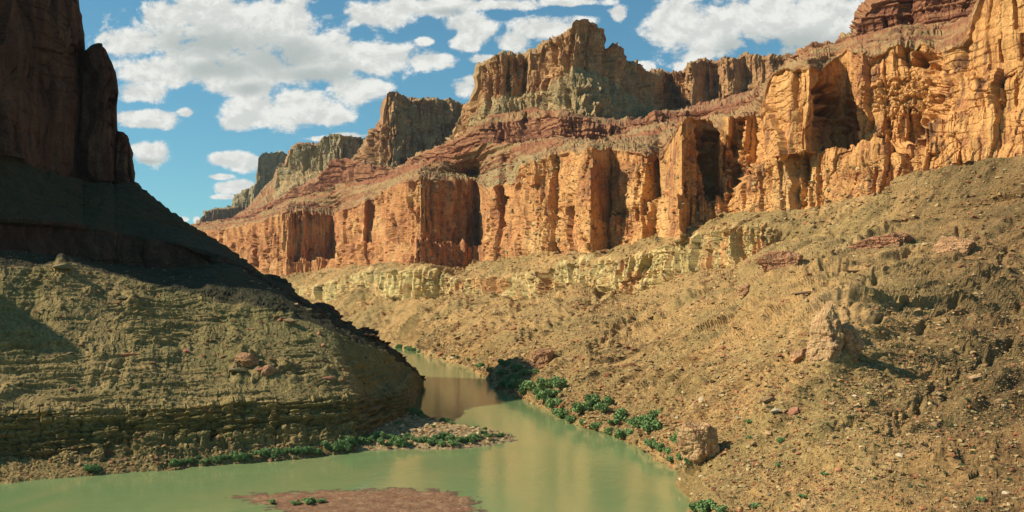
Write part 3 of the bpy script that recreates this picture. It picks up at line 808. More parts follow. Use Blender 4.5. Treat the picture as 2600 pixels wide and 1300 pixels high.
# the ledgy cliff just above the river
pyr = (left.PY - line(L2, left.px)[None, :]) / (line(L0, left.px) - line(L2, left.px))[None, :].clip(8)
band = sstep(pyr, -.15, .1) * sstep(pyr, .95, .6)
led = fbm(left.U / 22, left.U * 0, left.Z / 1.3, 3, .65, seed=731)
blk, bk, _ = facets(left.U / 4.2, left.Z / 1.3, 733)
blk2, bk2, _ = facets(left.U / 22, left.Z / 30, 735)
left.off *= (1 - .4 * sstep(left.px, 930, 1040))[None, :]
band *= (1 - .7 * sstep(left.px, 960, 1050))[None, :]
left.off += band * (np.sign(led) * np.abs(led) ** .5 * 1.5 + .7 * blk - .5 * np.exp(-(bk / .1) ** 2) + 2.2 * ridged(left.U / 19, left.Z / 40, left.Z * 0, 3, .6, 738) + 1.0 * blk2)
up = sstep(pyr, .1, -.2) * sstep(left.PY, 600, 800)
led2 = fbm(left.U / 40, left.U * 0, (left.Z + 2.2 * perlin(left.X / 22, left.D / 22, 0, 740)) / 1.2, 4, .65, seed=737)
left.off += up * np.sign(led2) * np.abs(led2) ** .4 * .55 * sstep(fbm(left.X / 30, left.D / 30, left.Z / 8, 3, seed=739), -.05, .4)
for a in [(160, 668, 155, 680, 16, -3.0), (610, 915, 720, 950, 34, -2.6), (640, 912, 600, 925, 14, -2.2), (470, 880, 475, 884, 10, -2), (320, 760, 345, 775, 16, -2.5), (220, 740, 235, 745, 10, -1.6), (715, 800, 735, 805, 12, -2.0),
          (330, 890, 345, 895, 8, -1.2), (830, 945, 836, 948, 8, -1.2), (60, 790, 110, 815, 7, 1.6), (110, 815, 240, 812, 5, 1.2)]:
    left.notch(*a)
left.finish('left_hillside', ROCK, kind='structure', label='dark left hillside with a lit lower slope and shadowed tower')

# ---------------------------------------------------------------- bars, water, ground
def flat_land(name, outline, hgt, kind, seed, mat, res=0.9, **props):
    """low land inside an outline given as shoreline points"""
    P = np.array([((x - CX) / F * shore_d(y), shore_d(y)) for x, y in outline])
    lo, hi = P.min(0) - 4, P.max(0) + 4
    nx, ny = int((hi[0] - lo[0]) / res) + 2, int((hi[1] - lo[1]) / res) + 2
    gx, gy = np.meshgrid(np.linspace(lo[0], hi[0], nx), np.linspace(lo[1], hi[1], ny))
    dist = np.full(gx.shape, 1e9)
    inside = np.zeros(gx.shape, bool)
    for (x0, y0), (x1, y1) in zip(P, np.roll(P, -1, 0)):
        dx, dy = x1 - x0, y1 - y0
        t = np.clip(((gx - x0) * dx + (gy - y0) * dy) / (dx * dx + dy * dy + 1e-9), 0, 1)
        dist = np.minimum(dist, np.hypot(gx - x0 - t * dx, gy - y0 - t * dy))
        inside ^= ((y0 > gy) != (y1 > gy)) & (gx < dx * (gy - y0) / (dy + 1e-9) + x0)
    s = np.where(inside, dist, -dist) + (1.2 if hgt > 1 else 3.4) * fbm(gx / 7, gy / 4, 0, 4, seed=seed)
    rk, _, _ = facets(gx / 1.5, gy / 1.5, seed + 1)
    z = np.clip(s / 9, -.6, 1) * hgt + (.22 * rk + .3 * fbm(gx / 3, gy / 3, 0, 3, seed=seed + 2)) * min(1, hgt)
    V = np.stack([gx, gy, z], -1)
    return V, nx, ny, s


bar_out = [(860, 1148), (930, 1144), (1010, 1141), (1150, 1141), (1240, 1132), (1310, 1117), (1300, 1103), (1240, 1093), (1160, 1082), (1090, 1065), (1050, 1052), (1035, 1030), (980, 1060), (900, 1090), (840, 1120)]
V, nx, ny, s = flat_land('gravel_bar', bar_out, 2.0, '', 901, ROCK, .6)
X, Y, Z = V[..., 0], V[..., 1], V[..., 2]
c = colour_ground('talus', X, Y, Z, X * 0 + 1500, X * 0, X * 0)
c = lerp(c, C3(.50, .40, .25), sstep(fbm(X / 1.3, Y / 1.3, 0, 3, .7, seed=905), .2, .6) * .7)
c = lerp(c, C3(.20, .12, .08), sstep(-s, -1.2, 0.6))
gravel = link('gravel_bar', mesh_from_arrays('gravel_bar', V, grid_faces(ny, nx), ROCK, c), kind='structure', label='pale rubble bar reaching into the river from the left bank')

sand_out = [(590, 1262), (640, 1256), (720, 1250), (830, 1246), (900, 1243), (1000, 1240), (1100, 1243), (1165, 1252), (1200, 1262), (1215, 1290), (1180, 1400), (900, 1420), (760, 1330), (700, 1292), (640, 1276)]
V, nx, ny, s = flat_land('sand_bar', sand_out, .2, '', 911, ROCK, .45)
X, Y, Z = V[..., 0], V[..., 1], V[..., 2]
c = lerp(C3(.21, .105, .055), C3(.27, .155, .08), sstep(fbm(X / 5, Y / 5, 0, 4, .7, seed=915), -.3, .4)) + X[..., None] * 0
c = lerp(c, C3(.45, .33, .22), sstep(fbm(X / .9, Y / .9, 0, 2, .7, seed=917), .35, .7) * .6)
c = lerp(c, C3(.10, .075, .045), sstep(s, 2.6, .2) * .8)
sand = link('sand_bar', mesh_from_arrays('sand_bar', V, grid_faces(ny, nx), ROCK, c), kind='structure', label='low reddish sand bar barely above the green water')

wm = bpy.data.materials.new('silty_water')
wm.use_nodes = True
t = wm.node_tree
b = t.nodes['Principled BSDF']
g = nd(t, 'ShaderNodeNewGeometry').outputs['Position']
mp = nd(t, 'ShaderNodeMapping')
mp.inputs['Scale'].default_value = (1, .45, 1)
t.links.new(g, mp.inputs[0])
nl = noise(t, mp.outputs[0], .03, 4, .5, 1.0)
colw = mixc(t, maprange(t, nl, .35, .65), (.160, .232, .092), (.215, .245, .098))
t.links.new(colw, b.inputs['Base Color'])
b.inputs['Roughness'].default_value = .08
b.inputs['IOR'].default_value = 1.33
w1 = noise(t, g, .9, 4, .6, .4)
w2 = noise(t, g, .12, 3, .5, .6)
ht = math_(t, 'ADD', math_(t, 'MULTIPLY', w1, .35), math_(t, 'MULTIPLY', w2, 1.0))
bp = nd(t, 'ShaderNodeBump')
bp.inputs['Strength'].default_value = .13
bp.inputs['Distance'].default_value = .5
t.links.new(ht, bp.inputs['Height'])
t.links.new(bp.outputs[0], b.inputs['Normal'])
wx, wy = np.meshgrid(np.linspace(-900, 500, 40), np.linspace(15, 2600, 60))
link('river', mesh_from_arrays('river', np.stack([wx, wy, wx * 0], -1), grid_faces(60, 40), wm, smooth=True), kind='structure', label='calm green silty river curving between the canyon walls')
gm = bpy.data.materials.new('desert_ground')
gm.use_nodes = True
t = gm.node_tree
g = nd(t, 'ShaderNodeNewGeometry').outputs['Position']
t.links.new(mixc(t, noise(t, g, .01, 6, .6), (.22, .16, .09), (.32, .24, .14)), t.nodes['Principled BSDF'].inputs['Base Color'])
wx, wy = np.meshgrid(np.linspace(-30000, 30000, 30), np.linspace(-8000, 40000, 30))
link('ground', mesh_from_arrays('ground', np.stack([wx, wy, wx * 0 - 6], -1), grid_faces(30, 30), gm), kind='structure', label='desert floor under the canyon reaching the horizon')

# ---------------------------------------------------------------- rocks
def plain(name, base, var, scale=3.0, rough=.95):
    m = bpy.data.materials.new(name)
    m.use_nodes = True
    t = m.node_tree
    b = t.nodes['Principled BSDF']
    b.inputs['Roughness'].default_value = rough
    b.inputs['Specular IOR Level'].default_value = .15
    g = nd(t, 'ShaderNodeNewGeometry').outputs['Position']
    n = noise(t, g, scale, 7, .7)
    oi = nd(t, 'ShaderNodeObjectInfo').outputs['Random']
    c = mixc(t, maprange(t, n, .3, .7), base, var)
    k = math_(t, 'MULTIPLY_ADD', oi, .5, .75)
    cm = nd(t, 'ShaderNodeCombineXYZ')
    for i in range(3):
        t.links.new(k, cm.inputs[i])
    t.links.new(mixc(t, 1.0, c, cm.outputs[0], 'MULTIPLY'), b.inputs['Base Color'])
    bp = nd(t, 'ShaderNodeBump')
    bp.inputs['Strength'].default_value = .7
    bp.inputs['Distance'].default_value = .25
    t.links.new(n, bp.inputs['Height'])
    t.links.new(bp.outputs[0], b.inputs['Normal'])
    return m


M_TAN = plain('tan_limestone', (.36, .23, .115), (.25, .155, .08), 1.6)
M_RED = plain('red_sandstone', (.34, .15, .08), (.22, .10, .06), 1.6)
M_PALE = plain('pale_limestone', (.52, .42, .27), (.40, .30, .18), 1.6)
M_OLIVE = plain('olive_weathered_rock', (.21, .165, .08), (.13, .105, .055), 1.6)


def hull_rock(seed, n=16, asp=(1, .8, .65)):
    import bmesh
    r = random.Random(seed)
    bm = bmesh.new()
    for _ in range(n):
        v = Vector((r.gauss(0, 1), r.gauss(0, 1), r.gauss(0, 1))).normalized()
        q = max(abs(v.x), abs(v.y), abs(v.z))
        v = v / (q ** .6)
        bm.verts.new((v.x * asp[0] * .5, v.y * asp[1] * .5, v.z * asp[2] * .5 + asp[2] * .2))
    bmesh.ops.convex_hull(bm, input=bm.verts[:])
    for v in [v for v in bm.verts if not v.link_faces]:
        bm.verts.remove(v)
    bmesh.ops.triangulate(bm, faces=bm.faces[:])
    bm.verts.index_update()
    V = np.array([v.co[:] for v in bm.verts])
    Fc = np.array([[v.index for v in f.verts] for f in bm.faces])
    bm.free()
    return V, Fc


HULLS = [hull_rock(i, 12 + i % 6, (1, .6 + .05 * i, .4 + .06 * (i % 5))) for i in range(9)]
ROCKME = {}
for mi, m in enumerate((M_TAN, M_RED, M_PALE, M_OLIVE)):
    for i, (v, f) in enumerate(HULLS):
        ROCKME[mi, i] = mesh_from_arrays('boulder', v, f, m)


def pool(L, cond, n, rng, weight=None):
    """n random places on a landform's weathered surface that the bend overlooks"""
    px, py, W = L.PX, L.PY, L.W
    m = cond(px, py)
    du = np.zeros(px.shape)
    du[1:-1] = px[1:-1] * 0 + (py[:-2] - py[2:])
    m &= du > .4                                   # turned to the viewer
    idx = np.flatnonzero(m.ravel())
    w = du.ravel()[idx].clip(0, 4)
    if weight is not None:
        w = w * weight(px.ravel()[idx], py.ravel()[idx])
    ch = rng.choice(idx, size=n, p=w / w.sum())
    return W.reshape(-1, 3)[ch], px.ravel()[ch], py.ravel()[ch]


def scree(name, pts, sizes, cols, label, rng):
    Vs, Fs, Cs, k = [], [], [], 0
    for p, sz, cc in zip(pts, sizes, cols):
        v, f = HULLS[rng.integers(len(HULLS))]
        a, b2 = rng.uniform(0, 6.28), rng.uniform(-.5, .5)
        ca, sa, cb, sb = math.cos(a), math.sin(a), math.cos(b2), math.sin(b2)
        R = np.array([[ca, -sa, 0], [sa, ca, 0], [0, 0, 1]]) @ np.array([[1, 0, 0], [0, cb, -sb], [0, sb, cb]])
        Vs.append(v @ R.T * sz + p)
        Fs.append(f + k)
        Cs.append(np.tile(cc, (len(v), 1)))
        k += len(v)
    link(name, mesh_from_arrays(name, np.concatenate(Vs), np.concatenate(Fs), ROCK, np.concatenate(Cs)), kind='stuff', label=label)


rg = np.random.default_rng(21)


def pick_cols(n, pal, rg):
    c = np.array(pal)[rg.integers(len(pal), size=n)]
    return c * rg.uniform(.75, 1.2, (n, 1)) * C3(.93, .86, .72)


n = 70000
P, qx, qy = pool(wall, lambda x, y: (x > 1060) & (x < 2700) & (y > 405) & (y < 1330), n, rg, lambda x, y: .35 + sstep(y, 700, 1100) + 1.2 * sstep(np.abs(y - (900 + (x - 1060) * .33)), 60, 5))
sz = (P[:, 1] / F) * np.clip(2.7 + 2.7 * rg.pareto(2.5, n), 2, 17)
scree('scree', P, sz, pick_cols(n, [(.40, .27, .13), (.33, .22, .11), (.46, .36, .20), (.36, .17, .09), (.28, .20, .10)], rg), 'loose broken rock strewn over the right bank slope', rg)
n = 20000
P, qx, qy = pool(left, lambda x, y: (x > -20) & (x < 1066) & (y > 640) & (y < 1225), n, rg, lambda x, y: .3 + 3 * sstep(y, 1085, 1140) + 1.6 * sstep(np.hypot((x - 680) / 130, (y - 930) / 32), 1, .3) + 1.0 * sstep(np.abs(y - 700 - (x - 160) * .38), 60, 10))
sz = (P[:, 1] / F) * np.clip(1.6 + 1.8 * rg.pareto(2.6, n), 1.6, 12)
scree('scree', P, sz, pick_cols(n, [(.27, .20, .10), (.22, .18, .085), (.33, .22, .12), (.32, .15, .08)], rg), 'loose rock and rubble along the foot of the left hillside', rg)
gp = np.array([v.co[:] for v in gravel.data.vertices])
gp = gp[gp[:, 2] > .35]
P = gp[rg.integers(len(gp), size=3500)]
scree('scree', P, .5 + .45 * rg.pareto(2.6, 3500).clip(0, 5), pick_cols(3500, [(.48, .37, .22), (.40, .27, .15), (.56, .46, .30), (.33, .18, .10)], rg), 'pale rubble heaped over the gravel bar', rg)


def zone_of(L, p):
    x, y = CX + p[0] / p[1] * F, HY - (p[2] - H) / p[1] * F
    if L is wall:
        if y < 640:
            return 'just below the orange cliff foot' if x > 1900 else 'beside the tops of the yellow ledge cliffs'
        if y < 800:
            return 'under the yellow ledge cliffs' if x < 1900 else 'above the tan outcrop on the right slope' if x < 2250 else 'near the crag at the upper right of the slope'
        if y < 1000:
            return 'on the slope over the river bend' if x < 1600 else 'left of the tan outcrop on the right slope' if x < 2080 else 'beside or below the tan outcrop' if x < 2250 else 'in the shaded hollow at the right edge'
        if x < 1700:
            return 'in the thicket at the river bend' if x < 1450 else 'in the bank rubble before the great boulder'
        if x < 1950:
            return 'uphill of the great boulder' if y < 1130 else 'between the great boulder and the bottom edge'
        return 'on the lower slope right of the great boulder' if x < 2250 else 'on the dark lower slope in the bottom right corner'
    if y > 1090:
        return 'at the near left shore' if x < 420 else 'on the shore below the left cliffs' if x < 760 else 'on the shore where the gravel bar begins'
    if x < 380:
        return 'under the lit peak of the left spur' if y < 850 else 'in the soft shadow patch at the far left' if y < 1010 else 'on the ledges over the near left shore'
    if x < 800:
        return 'above the rock pile on the left slope' if y < 890 else 'around the rock pile on the left slope'
    return 'on the left slope near its river tip'


def boulder(P, size, mi, label, group=None, sink=.1, rot=None, sc=(1, 1, 1)):
    o = link('boulder', ROCKME[mi, random.randrange(9)])
    o.location = (P[0], P[1], P[2] - size * sink)
    o.rotation_euler = rot or (random.uniform(-.3, .3), random.uniform(-.3, .3), random.uniform(0, 6.28))
    o.scale = (size * sc[0], size * sc[1], size * sc[2])
    o['label'], o['category'] = label, 'boulder'
    if group:
        o['group'] = group
    return o


for (L, x, y, w, mi, lab, sc) in [
        (wall, 1966, 1040, 40, 2, 'pale flat topped boulder below a dark hollow on the right slope', (1.2, 1, .7)),
        (wall, 1948, 1018, 34, 0, 'brown boulder leaning over the pale flat topped one', (1, .8, 1)),
        (wall, 2016, 1046, 34, 1, 'reddish brown boulder right of the pale flat topped one', (1, .9, 1)),
        (wall, 2475, 962, 58, 0, 'large rounded grey brown boulder in the shaded gully at the right edge', (1.1, 1, .8)),
        (wall, 2445, 945, 34, 2, 'small pale boulder just left of the large rounded one in the gully', (1, 1, .6)),
        (wall, 2160, 682, 52, 0, 'long pale slab tilted on the upper right slope', (1.3, .6, .4)),
        (wall, 2035, 742, 34, 0, 'narrow slab lying on the slope beneath the yellow cliffs', (1.4, .5, .4)),
        (wall, 1150, 905, 16, 2, 'pale block at the water line of the far right bank', (1, 1, .8)),
        (left, 735, 812, 34, 0, 'sunlit tan boulder on the edge of the left hill shadow', (1, 1, .9)),
        (left, 713, 808, 22, 1, 'small reddish boulder beside the tan one on the left hill', (1, 1, .8)),
        (left, 835, 955, 26, 1, 'bright orange red rock alone on the lower left slope', (1.3, .8, .6)),
        (left, 475, 890, 26, 1, 'dark upright rock on the middle of the left slope', (.8, .8, 1.2)),
        (left, 160, 678, 46, 3, 'dark craggy rock on the lit peak of the left spur', (1, .8, .7)),
        (left, 310, 755, 34, 3, 'dark crag below the lit peak on the left spur', (1.2, .8, .7)),
        (left, 325, 896, 34, 1, 'low reddish ledge rock on the left slope', (1.5, .7, .5)),
        (left, 620, 915, 44, 3, 'tallest dark crag of the rock pile on the left slope', (1, .9, .9)),
        (left, 600, 938, 36, 3, 'dark block at the near end of the rock pile on the left slope', (1.1, .9, .8)),
        (left, 670, 935, 32, 1, 'brown block in the middle of the rock pile on the left slope', (1.1, .9, .8)),
        (left, 760, 942, 30, 0, 'tan block at the right end of the rock pile on the left slope', (1.1, .9, .8))]:
    p = L.at(x, y)
    boulder(p, w / F * p.y * 1.1, mi, lab, None, .05, (random.uniform(-.15, .15), random.uniform(-.15, .15), random.uniform(-.5, .5)), sc)
for (L, cond, cnt, rng_px, mis, lab, grp) in [
        (wall, lambda x, y: (x > 1700) & (x < 2580) & (y > 1000) & (y < 1290), 90, (10, 24), (0, 0, 1, 2), 'tan angular boulder strewn low on the near right slope', 'boulders on the near right slope'),
        (wall, lambda x, y: (x > 1200) & (x < 2560) & (y > 640) & (y < 1000), 90, (8, 20), (0, 0, 1), 'brown angular boulder scattered high on the right talus slope', 'boulders high on the right slope'),
        (left, lambda x, y: (x > 60) & (x < 980) & (y > 700) & (y < 1000), 60, (8, 20), (3, 3, 1), 'olive brown rock scattered over the sunlit left hillside', 'rocks on the left hillside'),
        (left, lambda x, y: (x > 150) & (x < 960) & (y > 1110) & (y < 1190), 50, (9, 22), (3, 0, 1), 'fallen block at the water side foot of the left hillside', 'blocks along the left shore')]:
    P, qx, qy = pool(L, cond, cnt, rg)
    for p in P:
        mi = random.choice(mis)
        w = random.uniform(*rng_px)
        size = 'larger' if w > sum(rng_px) / 2 else 'small'
        tint = ('tan', 'reddish', 'pale', 'olive brown')[mi]
        boulder(p, p[1] / F * w, mi, size + ' ' + tint + (' block ' if 'shore' in grp else ' rock ' if 'near' in grp else ' stone ') + zone_of(L, p), grp)

# the house sized boulder on the right bank, and bedrock crags standing out of the slopes
def crag(name, L, x, y, w, h, dep, seed, label, cat, lean=0.0, red=0.0, cuts=16, sink=(.32, .40), flat=(.74, 1.0)):
    """a broken block: flat joint faces cut from a rounded mass, then weathered (w, h, dep in photo pixels at its place)"""
    p = L.at(x, y)
    kk = p.y / F
    r = np.random.default_rng(seed)
    nu, nv = 221, 141
    ph, th = np.meshgrid(np.linspace(0, 2 * np.pi, nu), np.linspace(0, np.pi, nv))
    bx, by, bz = np.sin(th) * np.cos(ph), np.sin(th) * np.sin(ph), np.cos(th)
    rr = np.full(bx.shape, 1.25)
    for i in range(cuts):
        n3 = r.normal(size=3)
        n3[2] *= .8
        n3 /= np.linalg.norm(n3)
        dd = bx * n3[0] + by * n3[1] + bz * n3[2]
        rr = np.minimum(rr, r.uniform(*flat) / np.maximum(dd, .05))
    rr = rr + .10 * perlin(bx * 2, by * 2, bz * 2, seed) + .07 * fbm(bx * 4, by * 4, bz * 5, 4, .6, seed=seed + 1)
    wx_, wy_, wz_ = bx * rr * w * kk / 2, by * rr * dep * kk / 2, bz * rr * h * kk / 2
    fo, fk, _ = facets((wx_ + wy_ * .6) / 2.4, wz_ / 2.1, seed + 2)
    fo2, fk2, _ = facets((wx_ - wy_ * .5) / .9, wz_ / .7, seed + 3)
    q = 1 + .045 * fo + .02 * fo2 - .05 * np.exp(-(fk / .1) ** 2) - .02 * np.exp(-(fk2 / .12) ** 2)
    V = np.stack([wx_ * q + lean * wz_, wy_ * q, wz_ * q], -1)
    V[:, -1] = V[:, 0]
    X, Y, Z = V[..., 0] * 3, V[..., 1] * 3, V[..., 2] * 3
    c = lerp(lerp(C3(.46, .29, .135), C3(.36, .15, .08), red), C3(.36, .195, .095), sstep(fbm(X / 9, Y / 9, Z / 9, 4, .6, seed=seed + 4), -.2, .5))
    c = lerp(c, C3(.18, .12, .075), sstep(fbm(X / 5, Y / 5, Z / 14, 3, .6, seed=seed + 5), .2, .6) * .7)
    c = lerp(c, C3(.52, .39, .22), sstep(fbm(X / 4, Y / 4, Z / 4, 3, .6, seed=seed + 6), .3, .6) * .5)
    o = link(name, mesh_from_arrays(name, V, grid_faces(nv, nu), ROCK, c), label=label, category=cat)
    o.location = (p.x, p.y + dep * kk * sink[0], p.z + h * kk * sink[1])


crag('great_boulder', wall, 1782, 1180, 104, 122, 92, 245, 'great rough tan boulder as tall as a house on the right bank', 'boulder', .05, 0, 26, (.32, .40), (.86, .98))
crag('rock_crag', wall, 2118, 935, 84, 190, 110, 61, 'tall sunlit orange crag standing out of the middle of the right slope', 'crag', .05, 0, 22, (.6, .36))
crag('rock_crag', wall, 2160, 905, 80, 120, 80, 62, 'lower brown crag joined to the right side of the tall orange one', 'crag', .1, .3, 16, (.6, .3))
crag('rock_crag', wall, 1375, 930, 66, 56, 60, 63, 'dark brown crag over the shaded cove at the river bend', 'crag', .5, .5)
crag('rock_crag', wall, 2448, 640, 120, 80, 110, 64, 'rounded brown crag near the upper right edge of the slope', 'crag', .2, .3, 16, (.4, .05))
crag('rock_crag', wall, 2265, 615, 170, 50, 120, 65, 'long low red ledge crag above the right slope', 'crag', .3, .8, 16, (.4, 0))
crag('rock_crag', wall, 1995, 672, 110, 60, 90, 66, 'orange red blocky crag at the end of the yellow ledge cliffs', 'crag', 0, .7, 20, (.4, .08))
crag('rock_crag', wall, 1895, 750, 46, 26, 40, 67, 'small dark crag below the end of the yellow cliffs', 'crag', .2, .4)
crag('rock_crag', wall, 2030, 915, 44, 34, 40, 68, 'small reddish crag left of the foot of the tall orange one', 'crag', .3, .5)
crag('rock_crag', left, 625, 930, 62, 40, 50, 69, 'dark broken crag crowning the rock pile on the left slope', 'crag', .1, .5)
crag('rock_crag', left, 680, 950, 50, 26, 40, 70, 'low brown crag right of the crown of the left rock pile', 'crag', .1, .6)

# ---------------------------------------------------------------- shrubs
def leaf_mat(name, a, b2):
    m = bpy.data.materials.new(name)
    m.use_nodes = True
    t = m.node_tree
    b = t.nodes['Principled BSDF']
    b.inputs['Roughness'].default_value = .8
    b.inputs['Specular IOR Level'].default_value = .2
    g = nd(t, 'ShaderNodeNewGeometry').outputs['Position']
    n = noise(t, g, 1.2, 4, .7)
    oi = nd(t, 'ShaderNodeObjectInfo').outputs['Random']
    f = math_(t, 'ADD', math_(t, 'MULTIPLY', maprange(t, n, .3, .7), .6), math_(t, 'MULTIPLY', oi, .4))
    t.links.new(mixc(t, f, a, b2), b.inputs['Base Color'])
    return m


M_LEAF = leaf_mat('tamarisk_leaves', (.120, .210, .065), (.240, .330, .120))
M_SAGE = leaf_mat('desert_shrub_leaves', (.060, .095, .035), (.120, .160, .060))
M_STEM = plain('grey_twigs', (.16, .12, .08), (.10, .075, .05), 5)


def foliage_mesh(seed, n, hgt, mat, leaf=.13):
    r = np.random.default_rng(seed)
    k = r.integers(5, 9)
    cx = r.uniform(-.62, .62, (k, 2))
    ch = r.uniform(.35, .75, k) * hgt
    cr = r.uniform(.28, .48, k)
    which = r.integers(k, size=n)
    dirs = r.normal(size=(n, 3))
    dirs /= np.linalg.norm(dirs, axis=1, keepdims=True)
    rad = r.uniform(.45, 1.05, n) ** .6
    c = np.stack([cx[which, 0], cx[which, 1], ch[which]], 1) + dirs * (cr[which] * rad)[:, None] * np.array([1, 1, .85])
    c[:, 2] = np.abs(c[:, 2])
    a = r.normal(size=(n, 3)); a /= np.linalg.norm(a, axis=1, keepdims=True)
    b = np.cross(a, r.normal(size=(n, 3))); b /= np.linalg.norm(b, axis=1, keepdims=True)
    s1, s2 = r.uniform(.6, 1.3, (n, 1)) * leaf, r.uniform(.3, .7, (n, 1)) * leaf
    V = np.stack([c - a * s1, c + b * s2, c + a * s1, c - b * s2], 1).reshape(-1, 3)
    return mesh_from_arrays('foliage', V, np.arange(4 * n).reshape(n, 4), mat)


def stem_mesh(seed):
    r = random.Random(seed)
    V, Fc = [], []
    for i in range(9):
        a, l = r.uniform(0, 6.28), r.uniform(.5, .85)
        tip = Vector((math.cos(a) * r.uniform(.2, .6), math.sin(a) * r.uniform(.2, .6), l))
        base = Vector((math.cos(a) * .07, math.sin(a) * .07, -.15))
        midp = (base + tip) / 2 + Vector((r.uniform(-.08, .08), r.uniform(-.08, .08), .08))
        k = len(V)
        for q, w in ((base, .045), (midp, .03), (tip, .012)):
            for j in range(4):
                b = j * math.pi / 2
                V.append((q.x + math.cos(b) * w, q.y + math.sin(b) * w, q.z))
        for lvl in range(2):
            for j in range(4):
                Fc.append((k + lvl * 4 + j, k + lvl * 4 + (j + 1) % 4, k + lvl * 4 + 4 + (j + 1) % 4, k + lvl * 4 + 4 + j))
    return mesh_from_arrays('stems', np.array(V), np.array(Fc), M_STEM)


FOL = [foliage_mesh(50 + i, 900, 1.0, M_LEAF) for i in range(5)]
FOLS = [foliage_mesh(70 + i, 220, .8, M_SAGE, .2) for i in range(4)]
STEM = [stem_mesh(i) for i in range(3)]


def tamarisk(P, w, label, group, h=1.0):
    """w is the spread in metres"""
    o = bpy.data.objects.new('tamarisk_bush', None)
    COL.objects.link(o)
    o.location = (P[0], P[1], P[2] - .05 * w)
    o.rotation_euler = (0, 0, random.uniform(0, 6.28))
    o.scale = (w / 2, w / 2, w / 2 * h)
    o['label'], o['category'], o['group'] = label, 'bush', group
    link('foliage', random.choice(FOL), o)
    link('stems', random.choice(STEM), o)


def shrub(P, w, label, group):
    o = link('desert_shrub', random.choice(FOLS))
    o.location = (P[0], P[1], P[2] - .03 * w)
    o.rotation_euler = (0, 0, random.uniform(0, 6.28))
    o.scale = (w / 2, w / 2, w / 2)
    o['label'], o['category'], o['group'] = label, 'shrub', group


def on_bar(x, y):
    d = shore_d(y)
    wx_ = (x - CX) / F * d
    i = np.argmin((gp[:, 0] - wx_) ** 2 + (gp[:, 1] - d) ** 2)
    return gp[i]


LB1 = 'bright green tamarisk in the thicket on the right bank rubble'
for (x, y, w) in [(1222, 930, 26), (1285, 925, 34), (1310, 940, 30), (1270, 950, 26), (1240, 940, 22), (1330, 950, 26), (1355, 945, 26), (1345, 985, 46), (1310, 985, 44), (1280, 978, 34), (1300, 965, 36), (1385, 985, 48), (1422, 985, 44), (1400, 1003, 40), (1378, 1018, 40), (1405, 1032, 40),
                  (1365, 1000, 40), (1330, 1000, 36), (1425, 1058, 40), (1450, 1068, 30), (1478, 1045, 54), (1500, 1032, 50), (1530, 1038, 40), (1545, 1025, 34), (1570, 1065, 46), (1556, 1075, 26), (1583, 1112, 44), (1512, 1092, 34), (1540, 1100, 30), (1475, 1078, 26),
                  (1625, 1082, 52), (1648, 1092, 56), (1640, 1072, 50), (1665, 1060, 34), (1602, 1075, 24), (1740, 1122, 50), (1722, 1128, 34), (1652, 1135, 30), (1672, 1140, 30), (1695, 1150, 30), (1700, 1168, 24), (1735, 1165, 34), (1750, 1180, 34), (1745, 1150, 26), (1790, 1300, 56), (1765, 1296, 40), (1825, 1299, 40)]:
    p = wall.at(x, y)
    tamarisk(p, w / F * p.y * 1.2, ('big' if w > 40 else 'middle sized' if w > 30 else 'small') + ' green tamarisk ' + ('in the dark shaded thicket at the bend' if x < 1350 and y > 955 else 'in the thicket right of the shaded cove' if x < 1440 and y < 1040 else 'on the far rubble bank above the shaded cove' if y < 960 else 'directly beside the great boulder' if 1700 < x < 1760 else 'at the bottom edge by the water' if y > 1250 else 'on the rubble bank between cove and great boulder'), 'tamarisk thicket on the right bank', random.uniform(.85, 1.2))
for (x, y, w) in [(1012, 893, 26), (1030, 892, 24), (1045, 898, 22), (1060, 893, 18), (1035, 906, 24), (1100, 903, 12), (1130, 910, 12), (1160, 905, 14), (1190, 912, 14)]:
    p = wall.at(x, y)
    tamarisk(p, w / F * p.y, 'tiny far green bush at the bend of the river', 'bushes at the far bend')
for (x, y, w, lab) in [(1900, 1070, 22, 'small bush left of the pair right of the great boulder'), (1907, 1112, 24, 'bush right of the great boulder and level with its top'), (1983, 1118, 32, 'rounded dark green bush alone well right of the great boulder'), (1975, 1182, 24, 'low bush level with the foot of the great boulder'), (2092, 1204, 24, 'dark bush alone in the middle of the lower right slope'),
                       (2038, 1262, 26, 'bush at the bottom of the slope left of the dark lone one'), (1915, 1288, 34, 'wide low bush at the bottom edge near the water'), (2485, 1270, 28, 'dark bush in the bottom right corner')]:
    p = wall.at(x, y)
    tamarisk(p, w / F * p.y, lab, 'lone bushes on the right slope', .8)
LB2 = 'green tamarisk in the row lining the water side of the gravel bar'
for i in range(44):
    x = 905 + i * 8.9 + random.uniform(-4, 4)
    y = 1141 - 22 * sstep(x, 1150, 1300) - random.uniform(3, 12)
    p = on_bar(x, y)
    tamarisk(p, random.uniform(2.6, 5.2) * (1 - .45 * sstep(x, 1150, 1290)), 'green tamarisk in the row along the ' + ('river tip' if x > 1200 else 'middle' if x > 1050 else 'cliff end') + ' of the gravel bar', 'tamarisk row on the gravel bar', random.uniform(.8, 1.2))
for (x, y, w) in [(1060, 1062, 40), (1045, 1055, 40), (1075, 1068, 26), (1130, 1078, 34), (1145, 1082, 26), (1100, 1098, 18), (1210, 1100, 20), (1010, 1092, 20), (1230, 1104, 18)]:
    p = on_bar(x, y)
    tamarisk(p, w / F * p[1] * .9, 'green bush on the back edge of the gravel bar', 'bushes behind the gravel bar')
LB3 = 'grey green tamarisk along the shore under the left cliffs'
